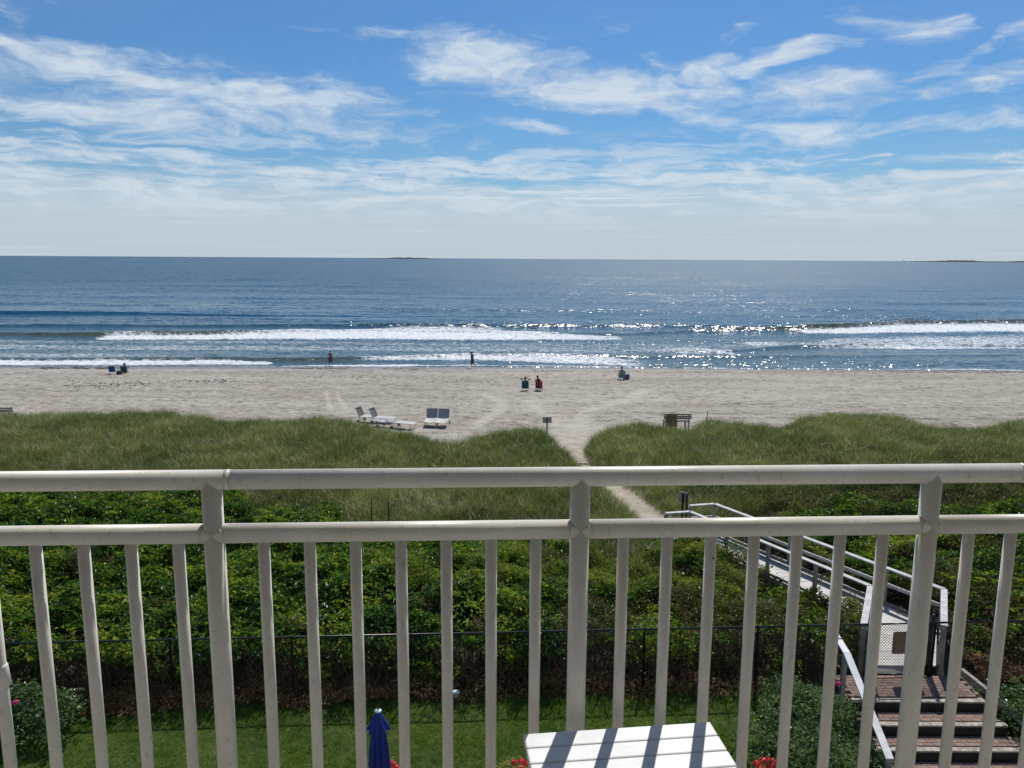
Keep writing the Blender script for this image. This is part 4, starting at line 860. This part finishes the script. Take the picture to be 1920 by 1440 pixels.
# ================================================================== BEACH FURNITURE AND PEOPLE
def bz(x, y): return float(beach_z(np.array(x, float), np.array(float(y))))
M['dark_sling'] = mat('dark_sling', (.15, .14, .115), .6, var=.1)
def lounger(name, label, loc, rz, back, group, bm='grey_sling'):
    t = thing(name, label, 'lounger', loc, rz, group); w, L, hs = .62, 1.25, .36
    for s in (-1, 1):
        MB().tube([(s*w/2, -L/2-.05, hs), (s*w/2, L/2, hs)], .016, 8).build('side_rail', M['chair_frame'], t)
        for yy in (-L/2+.12, L/2-.05):
            MB().tube([(s*w/2, yy, hs), (s*w/2, yy+.05, 0)], .014, 8).build('leg', M['chair_frame'], t)
        MB().tube([(s*(w/2+.03), L/2+.02, .09), (s*(w/2+.07), L/2+.02, .09)], .09, 16).build('wheel', M['rubber'], t)
        b = (s*w/2, L/2+math.cos(back)*.56, hs+math.sin(back)*.56); MB().tube([(s*w/2, L/2, hs), b], .016, 8).build('back_frame', M['chair_frame'], t)
    MB().tube([(-w/2, -L/2+.16, .12), (w/2, -L/2+.16, .12)], .012, 8).build('cross_bar', M['chair_frame'], t)
    mb = MB(); n = 10
    rowsL = [[(a*w/2*.97, -L/2+L*i/n, hs+.012-.035*(1-a*a)) for a in (-1, -.5, 0, .5, 1)] for i in range(n+1)]; mb.sheet(rowsL); mb.build('seat_sling', M['white_sling'], t, smooth=True)
    mb = MB(); rowsL = [[(a*w/2*.97, L/2+math.cos(back)*.55*i/6+.02*(1-a*a), hs+.012+math.sin(back)*.55*i/6-.02*(1-a*a)) for a in (-1, -.5, 0, .5, 1)] for i in range(7)]; mb.sheet(rowsL); mb.build('back_sling', M[bm], t, smooth=True)
    MB().box((0, L/2+math.cos(back)*.55, hs+math.sin(back)*.55), (w, .03, .05), (back, 0, 0)).build('head_bar', M['chair_frame'], t)
    return t
y0 = 43.0
x1, _, _ = Pz(805, 803, 2.5); l0 = lounger('sun_lounger', 'left of the two grey and white loungers facing the building', (x1+.02, 43.3, bz(x1, 43.3)), R(0), R(62), 'sun loungers parked behind the dune grass')
x1, _, _ = Pz(827, 803, 2.5); copy_thing(l0, (x1+.02, 43.2, bz(x1, 43.2)), R(-2), 'right of the two grey and white loungers facing the building')
for px, yd, bk, lab in ((690, 44.5, 58, 'leftmost raised lounger half hidden by the dune grass'), (718, 44.2, 58, 'second raised lounger from the left half hidden by the dune grass')):
    x1, _, _ = Pz(px, 783, 2.9); lounger('sun_lounger', lab, (x1, yd, bz(x1, yd)), R(70), R(bk+6), 'sun loungers parked behind the dune grass', 'dark_sling')
for px, yd, lab in ((733, 42.6, 'third lounger from the left lying flat, its head end in the dune grass'), (762, 42.3, 'fourth lounger from the left lying flat beside the dune grass')):
    x1, _, _ = Pz(px, 788, 2.9); lounger('sun_lounger', lab, (x1, yd, bz(x1, yd)), R(66), R(6), 'sun loungers parked behind the dune grass')

def beach_bench(px, ytop, yd, label, panel):
    x, _, zt = Py(px, ytop, yd); gz = bz(x, yd)-.05; h = zt-gz; t = thing('bench', label, 'bench', (x, yd, gz), R(2)); L = 1.56
    for zz in (h-.045, h-.155, h-.25): MB().box((0, .0, zz), (L, .03, .075)).build('back_slat', M['dark_wood'], t, bevel=.004)
    for yy in (.12, .25, .38, .5): MB().box((0, yy, h-.45), (L-.06, .10, .035)).build('seat_slat', M['dark_wood'], t, bevel=.004)
    for xx in (-.66, -.06, .62): MB().box((xx, -.035, h/2), (.085, .04, h)).build('back_post', M['grey_wood'], t, bevel=.004)
    for xx in (-.66, .55): MB().box((xx, .46, (h-.47)/2), (.085, .085, h-.47)).build('front_leg', M['grey_wood'], t, bevel=.004)
    if panel:
        for i in range(5): MB().box((-.57+i*.108, -.07-.004*(i % 2), h/2+.02), (.10, .025, h-.02)).build('vertical_board', M['panel_wood'], t, bevel=.004)
M['panel_wood'] = mat('panel_wood', (.20, .13, .055), .8, col2=(.12, .075, .035), vscale=6)
beach_bench(1271, 776, 42.0, 'dark slatted bench with brown vertical boards on its back behind the dune', True)
beach_bench(-2, 764, 44.0, 'dark slatted bench cut by the left edge of the photo', False)

def human(parent, J, mt, scale=1.0, name='body'):
    """one continuous skinned body; J: joint name -> (x,y,z)"""
    E_ = [('pelvis', 'spine', .125, .12), ('spine', 'chest', .12, .145), ('chest', 'neck', .145, .055), ('neck', 'head0', .055, .075), ('head0', 'head1', .075, .092), ('head1', 'head2', .092, .07)]
    for s in 'lr': E_ += [('chest', 'sho'+s, 0, .06), ('sho'+s, 'elb'+s, .06, .042), ('elb'+s, 'wri'+s, .042, .028), ('wri'+s, 'han'+s, .028, .036), ('pelvis', 'hip'+s, 0, .10), ('hip'+s, 'kne'+s, .10, .065), ('kne'+s, 'ank'+s, .065, .042), ('ank'+s, 'toe'+s, .042, .035)]
    rad = {}
    for a, b, ra, rb in E_: rad[b] = rb
    rad['pelvis'] = .13; names = list(rad.keys()); names.remove('pelvis'); names = ['pelvis']+names; ix = {n: i for i, n in enumerate(names)}
    me = bpy.data.meshes.new(name); me.from_pydata([J[n] for n in names], [(ix[a], ix[b]) for a, b, _, _ in E_], []); me.update()
    tmp = bpy.data.objects.new('tmp', me); COL.objects.link(tmp); sk = tmp.modifiers.new('skin', 'SKIN'); sk.use_smooth_shade = True
    for i, n in enumerate(names): v = me.skin_vertices[0].data[i]; v.radius = (rad[n]*scale, rad[n]*scale*.9); v.use_root = (i == 0)
    ss = tmp.modifiers.new('sub', 'SUBSURF'); ss.levels = 2; ss.render_levels = 2
    dg = bpy.context.evaluated_depsgraph_get(); m2 = bpy.data.meshes.new_from_object(tmp.evaluated_get(dg)); COL.objects.unlink(tmp); bpy.data.objects.remove(tmp)
    # fingers joined into the same mesh
    bm = bmesh.new(); bm.from_mesh(m2); fb = MB()
    for s, sg in (('l', -1), ('r', 1)):
        w, h = Vector(J['wri'+s]), Vector(J['han'+s]); d = (h-w).normalized(); sd = d.cross(Vector((0, 0, 1)) if abs(d.z) < .8 else Vector((0, 1, 0))).normalized()
        for k, L in enumerate((.065, .078, .074, .055)): b = h+sd*(k-1.5)*.019*scale; fb.tube([b-d*.01, b+d*L*.6*scale, b+d*L*scale+Vector((0, .012, -.01))], [.009, .008, .006], 6)
        b = w+d*.03-sd*sg*.02; fb.tube([b, b-sd*sg*.035+d*.03, b-sd*sg*.045+d*.06], [.012, .010, .007], 6)
    fm = fb.mesh('f', mt); bm.from_mesh(fm); bm.to_mesh(m2); bm.free(); m2.materials.clear(); m2.materials.append(mt); m2.polygons.foreach_set('use_smooth', [True]*len(m2.polygons)); m2.name = name
    return link(name, m2, parent)
def face_bits(t, J, mt):
    a, b, c = Vector(J['head0']), Vector(J['head1']), Vector(J['fwd']); side = c.cross(Vector((0, 0, 1))).normalized(); mb = MB()
    mb.ball(b*.6+a*.4+c*.095, (.014, .018, .02), 6, 5)
    for s in (-1, 1): mb.ball(b*.75+a*.25+side*s*.085, (.015, .022, .032), 6, 5)
    mb.build('ears_and_nose', mt, t)
    mb = MB()
    for s in (-1, 1): mb.ball(b+side*s*.032+c*.085-Vector((0, 0, .01)), .011, 6, 5)
    mb.build('eye', M['hair'], t); 
def standing(label, loc, rz, kind):
    t = thing('person', label, 'person', loc, rz)
    if kind == 'stand':
        J = dict(pelvis=(0, 0, .95), spine=(0, .01, 1.12), chest=(0, .0, 1.33), neck=(0, -.01, 1.50), head0=(0, .01, 1.58), head1=(0, .02, 1.66), head2=(0, .01, 1.75), shol=(-.19, -.01, 1.42), shor=(.19, -.01, 1.42), elbl=(-.26, -.03, 1.14), elbr=(.26, -.03, 1.14), wril=(-.25, .04, .90), wrir=(.25, .04, .90),
                 hanl=(-.245, .07, .83), hanr=(.245, .07, .83), hipl=(-.10, 0, .88), hipr=(.10, 0, .88), knel=(-.13, .02, .48), kner=(.14, .02, .48), ankl=(-.14, -.02, .08), ankr=(.16, -.02, .08), toel=(-.15, .13, .035), toer=(.19, .13, .035), fwd=(0, 1, 0))
        human(t, J, M['tan_skin']); face_bits(t, J, M['tan_skin'])
        mb = MB()
        for s in (-1, 1): mb.tube([(s*.07, 0, .99), (s*.10, 0, .86), (s*.125, .01, .66), (s*.135, .015, .52)], [.12, .13, .12, .125], 14, caps=False)
        mb.build('swim_shorts', M['print_cloth'], t, smooth=True); MB().tube([(0, 0, .93), (0, 0, 1.02)], [.165, .155], 16, caps=False).build('waistband', M['navy_cloth'], t)
        MB().ball((0, .0, 1.69), (.098, .11, .10)).build('hair', M['hair'], t, smooth=True)
    else:
        # mid-stride, facing local +y
        J = dict(pelvis=(0, 0, .93), spine=(0, .02, 1.10), chest=(0, .05, 1.30), neck=(0, .08, 1.46), head0=(0, .11, 1.53), head1=(0, .13, 1.61), head2=(0, .11, 1.69), shol=(-.18, .05, 1.38), shor=(.18, .05, 1.38), elbl=(-.22, -.06, 1.13), elbr=(.22, .04, 1.12), wril=(-.20, -.02, .90), wrir=(.20, .13, .90),
                 hanl=(-.20, .0, .83), hanr=(.20, .17, .84), hipl=(-.09, 0, .87), hipr=(.09, 0, .87), knel=(-.10, .14, .48), kner=(.10, -.04, .46), ankl=(-.10, .12, .08), ankr=(.10, -.38, .26), toel=(-.10, .27, .03), toer=(.10, -.45, .13), fwd=(0, 1, 0))
        human(t, J, M['skin'], .95); face_bits(t, J, M['skin'])
        MB().tube([(0, .0, .74), (0, 0, .86), (0, .02, 1.08), (0, .05, 1.28), (0, .06, 1.40), (0, .08, 1.45)], [.20, .19, .155, .175, .17, .08], 16, caps=False).build('shirt', M['dark_cloth'], t, smooth=True)
        mb = MB()
        for s in (-1, 1): mb.tube([(s*.17, .05, 1.40), (s*.20, .02, 1.26), (s*.215, -.02, 1.15)], [.08, .07, .062], 12, caps=False)
        mb.build('sleeve', M['dark_cloth'], t, smooth=True)
        mb = MB(); mb.tube([(-.06, 0, .93), (-.09, .03, .8), (-.10, .12, .52)], [.115, .115, .10], 12, caps=False); mb.tube([(.06, 0, .93), (.09, -.01, .8), (.10, -.035, .52)], [.115, .115, .10], 12, caps=False); mb.build('shorts', M['dark_cloth'], t, smooth=True)
        MB().tube([(0, .12, 1.62), (0, .12, 1.64), (0, .11, 1.66), (0, .10, 1.76), (0, .10, 1.79)], [.22, .22, .12, .105, .05], 18).build('sun_hat', M['navy_cloth'], t, smooth=True)
    return t
x, y, _ = Pz(620, 688.3, .03); standing('shirtless tanned person in patterned shorts standing at the water edge facing the sea', (x, y, bz(x, y)), R(4), 'stand')
x, y, _ = Pz(886, 691.3, .08); standing('person in dark clothes and a wide sun hat walking left along the wet sand', (x, y, bz(x, y)), R(82), 'walk')

def beach_chair(label, loc, rz, cloth, group='low beach chairs on the sand', back=None):
    t = thing('beach_chair', label, 'beach chair', loc, rz, group); w = .56
    for s in (-1, 1):
        MB().tube([(s*w/2, .30, .30), (s*w/2, -.22, .20), (s*w/2, -.52, .82)], .013, 8).build('side_frame', M['chair_frame'], t)
        MB().tube([(s*w/2, .25, .0), (s*w/2, .22, .30)], .012, 8).build('front_leg', M['chair_frame'], t); MB().tube([(s*w/2, -.34, 0), (s*w/2, -.12, .22)], .012, 8).build('rear_leg', M['chair_frame'], t)
        MB().box((s*(w/2+.02), -.08, .47), (.05, .42, .02)).build('armrest', M['chair_frame'], t, bevel=.005)
    mb = MB(); mb.sheet([[(a*w/2*.98, p[0], p[1]-.03*(1-a*a)) for a in (-1, -.5, 0, .5, 1)] for p in ((.30, .30), (.05, .24), (-.22, .205))]); mb.build('seat', cloth, t, smooth=True)
    mb = MB(); mb.sheet([[(a*w/2*.98, p[0]-.03*(1-a*a), p[1]) for a in (-1, -.5, 0, .5, 1)] for p in ((-.22, .205), (-.36, .48), (-.45, .68), (-.52, .82))]); mb.build('backrest', cloth, t, smooth=True)
    return t
def sitter(label, loc, rz, skin, top, topm, arms='lap', lean=0, hair='hair', hat=None):
    loc = (loc[0]-math.sin(rz)*.15, loc[1]+math.cos(rz)*.15, loc[2]); t = thing('person', label, 'person', loc, rz); l = lean
    J = dict(pelvis=(0, -.12, .34), spine=(l*.3, -.20, .50), chest=(l*.6, -.30, .70), neck=(l*.9, -.36, .88), head0=(l, -.35, .95), head1=(l*1.05, -.34, 1.03), head2=(l*1.05, -.36, 1.12), shol=(l*.7-.18, -.31, .81), shor=(l*.7+.18, -.31, .81),
             hipl=(-.09, -.05, .32), hipr=(.09, -.05, .32), knel=(-.12, .36, .50), kner=(.13, .36, .48), ankl=(-.12, .52, .10), ankr=(.14, .58, .09), toel=(-.12, .68, .06), toer=(.15, .73, .05), fwd=(0, 1, 0))
    if arms == 'head': J.update(elbl=(l-.42, -.30, .98), elbr=(l+.42, -.30, .98), wril=(l-.18, -.44, 1.04), wrir=(l+.18, -.44, 1.04), hanl=(l-.10, -.47, 1.03), hanr=(l+.10, -.47, 1.03))
    else: J.update(elbl=(l*.7-.27, -.14, .60), elbr=(l*.7+.27, -.14, .60), wril=(-.22, .08, .52), wrir=(.22, .08, .52), hanl=(-.19, .14, .52), hanr=(.19, .14, .52))
    human(t, J, M[skin], .95); face_bits(t, J, M[skin])
    MB().tube([(0, -.12, .30), (l*.3, -.20, .50), (l*.6, -.30, .68), (l*.72, -.33, .80), (l*.9, -.36, .87)], [.17, .155, .175, .165, .075], 14, caps=False).build('top', M[topm], t, smooth=True)
    MB().tube([(-.0, -.16, .30), (0, .10, .36)], [.17, .15], 12).build('shorts', M['navy_cloth'], t, smooth=True)
    MB().ball((l*1.05, -.375, 1.06), (.10, .105, .105)).build('hair', M[hair], t, smooth=True)
    if hat: MB().tube([(l, -.35, 1.08), (l, -.35, 1.09), (l, -.36, 1.18)], [.17, .12, .09], 14).build('sun_hat', M[hat], t)
    return t
def on_sand(px, py):
    zz = 1.0
    for _ in range(12): x, y, _z = Pz(px, py, zz); zz = bz(x, y)
    return x, y, zz
p = on_sand(985, 732); beach_chair('teal beach chair of the sunbathing pair, with arms raised behind it', p, R(-3), M['beach_teal']); sitter('person in teal reclining with both elbows raised behind the head', p, R(-3), 'tan_skin', 1, 'teal_pale', 'head')
p = on_sand(1011, 732); beach_chair('red beach chair right of the teal one', p, R(-6), M['beach_red']); sitter('person in a red top sitting upright in the red beach chair', (p[0], p[1]+.12, p[2]+.1), R(-6), 'skin', 1, 'red_cloth', 'lap', -.12)
p = on_sand(1165, 711.5); beach_chair('pale teal beach chair standing alone near the middle of the beach', p, R(4), M['teal_pale']); sitter('person with short dark hair sitting alone in the pale teal chair', (p[0], p[1]+.1, p[2]+.08), R(4), 'tan_skin', 1, 'teal_pale')
p = on_sand(212, 700.5); beach_chair('empty bright blue beach chair at the left of the beach', p, R(14), M['beach_blue'])
p = on_sand(234, 701); beach_chair('dark teal beach chair beside the empty blue one', p, R(16), M['beach_teal']); sitter('person slumped in the dark teal chair at the left, only hat and legs showing', (p[0], p[1]+.02, p[2]-.1), R(16), 'tan_skin', 1, 'dark_cloth', 'lap', .05, hat='print_cloth')
def bag(px, py, label, m, s):
    p = on_sand(px, py); t = thing('beach_bag', label, 'bag', p, .3)
    MB().tube([(0, 0, 0), (0, 0, .12*s), (0, 0, .34*s), (0, 0, .38*s)], [.17*s, .21*s, .19*s, .17*s], 14, squash=1.3).build('pouch', M[m], t, smooth=True)
    MB().tube([(-.12*s, 0, .36*s), (-.08*s, 0, .52*s), (.08*s, 0, .52*s), (.12*s, 0, .36*s)], .012, 6).build('handle', M['rubber'], t)
bag(224, 702.5, 'dark bag on the sand between the two left chairs', 'dark_cloth', 1.0); bag(1174, 711, 'purple patterned bag right of the lone sitter', 'purple_bag', 1.3)

# ================================================================== BALCONY
RD = Vector((1, .052, 0)).normalized(); RP = Vector((.17, 1.843, 0)); ra = math.atan(.052); FLOOR = 10.40
def on_rail(s): return RP+RD*s
rl = thing('balcony_railing', 'cream painted metal balcony railing with round rails and balusters', 'railing', (RP.x, RP.y, FLOOR), ra)
ZT, ZM = 11.47-FLOOR, 11.335-FLOOR; pr = .0243; SP = .893; brr = .0143
def bar(a, b, r, name, n=40): return MB().tube([a, b], r, n).build(name, M['rail'], rl, smooth=True)
def cyl_smooth(o):
    for p_ in o.data.polygons: p_.use_smooth = len(p_.vertices) == 4
joints = [-2.9, -.845, 1.13, 2.9]
for a, b in zip(joints[:-1], joints[1:]): cyl_smooth(bar((a+.0008, 0, ZT), (b-.0008, 0, ZT), pr, 'top_rail'))
for j in joints[1:-1]: cyl_smooth(bar((j-.012, 0, ZT), (j+.012, 0, ZT), pr-.0012, 'joint_sleeve')); cyl_smooth(bar((j-.0135, 0, ZT), (j-.0015, 0, ZT), pr+.0006, 'weld_ring'))
for k in range(-3, 4):
    cyl_smooth(bar((k*SP, 0, 0), (k*SP, 0, ZT-.004), pr, 'post'))
    if k < 3:
        cyl_smooth(bar((k*SP+.004, 0, ZM), ((k+1)*SP-.004, 0, ZM), pr-.0002, 'middle_rail')); cyl_smooth(bar((k*SP+.004, 0, .09), ((k+1)*SP-.004, 0, .09), pr-.0002, 'bottom_rail'))
        for i in range(1, 8):
            xb_ = -SP-.087-(7-i)*.1125 if k == -2 else (k*SP+i*.1112+(.006 if k == -1 else 0)); cyl_smooth(bar((xb_, 0, .09), (xb_, 0, ZM), brr, 'baluster', 28))
    MB().tube([(k*SP, 0, 0), (k*SP, 0, .008)], .05, 24).build('base_flange', M['rail'], rl)
cx_ = -SP*.5*3+SP*.0
bx_ = -(SP+SP/8*4)+SP/8*0
xc_ = -SP-.087-4*.1125
MB().tube([(xc_, 0, .545), (xc_, 0, .55), (xc_, 0, .60), (xc_, 0, .605)], [brr+.001, brr+.006, brr+.003, brr+.0008], 28).build('collar', M['rail'], rl, smooth=True)
MB().ball((3*.1112+.004, -brr-.001, .86), (.0022, .0016, .0034), 8, 6).build('dark_speck', M['rubber'], rl)  # tiny dark speck on the baluster
for k in range(-2, 3):                                              # weld beads where rails meet the posts
    for sd in (-1, 1):
        pts = [(k*SP+sd*(pr*abs(math.sin(q*PI/8))+.0012), -pr*math.sin(q*PI/8)-.0005, ZM+pr*math.cos(q*PI/8)) for q in range(9)]
        MB().tube(pts, .0011, 6).build('weld_bead', M['rail'], rl, smooth=True)
    pts = [(k*SP+pr*math.cos(q*PI/8), -pr*math.sin(q*PI/8)-.0005, ZT-pr*abs(math.cos(q*PI/8))-.0008) for q in range(9)]
    MB().tube(pts, .0011, 6).build('weld_bead', M['rail'], rl, smooth=True)
bd = thing('hotel_building', 'pale stucco hotel wall and balcony slab carrying the railing', 'building', (0, 0, 0), ra)
MB().box((0, .85, FLOOR-.1), (9, 2.3, .2)).build('balcony_slab', M['concrete'], bd)
MB().box((0, -.55, 9), (30, .3, 18)).build('wall', M['stucco'], bd)
MB().box((0, .65, 13.1), (9, 2.1, .2)).build('balcony_ceiling', M['stucco'], bd)

# white slatted side table against the railing
c1, c2, c3, c4 = [Vector(Pz(a, b, 10.845)) for a, b in ((981, 1375), (1331, 1352), (1389, 1440), (987, 1440))]
xd = (c2-c1); wT = xd.length; ang = math.atan2(xd.y, xd.x); mid = (c1+c2)/2
tb = thing('side_table', 'white slatted plastic side table standing against the railing', 'table', (mid.x, mid.y, FLOOR), ang); hT = 10.845-FLOOR; sw = .0585; rowsN = 7
for i in range(rowsN): MB().box((0, -sw*(i+.5)-.0, hT-.011), (wT, sw-.0024, .022)).build('slat', M['table'], tb, bevel=.004)
dpt = sw*rowsN
for s in (-1, 1): MB().box((s*(wT/2-.06), -dpt/2, hT-.045), (.03, dpt-.04, .044)).build('support_bar', M['table'], tb, bevel=.003)
for yy in (-.05, -dpt+.05): MB().box((0, yy, hT-.052), (wT-.13, .02, .055)).build('apron', M['table'], tb, bevel=.003)
for sx in (-1, 1):
    for yy in (-.045, -dpt+.045): MB().box((sx*(wT/2-.045), yy, (hT-.024)/2), (.035, .05, hT-.026)).build('leg', M['table'], tb, bevel=.004)
SC.render.engine = 'CYCLES'
SC.cycles.max_bounces = 6; SC.cycles.diffuse_bounces = 3; SC.cycles.glossy_bounces = 2; SC.cycles.transmission_bounces = 3
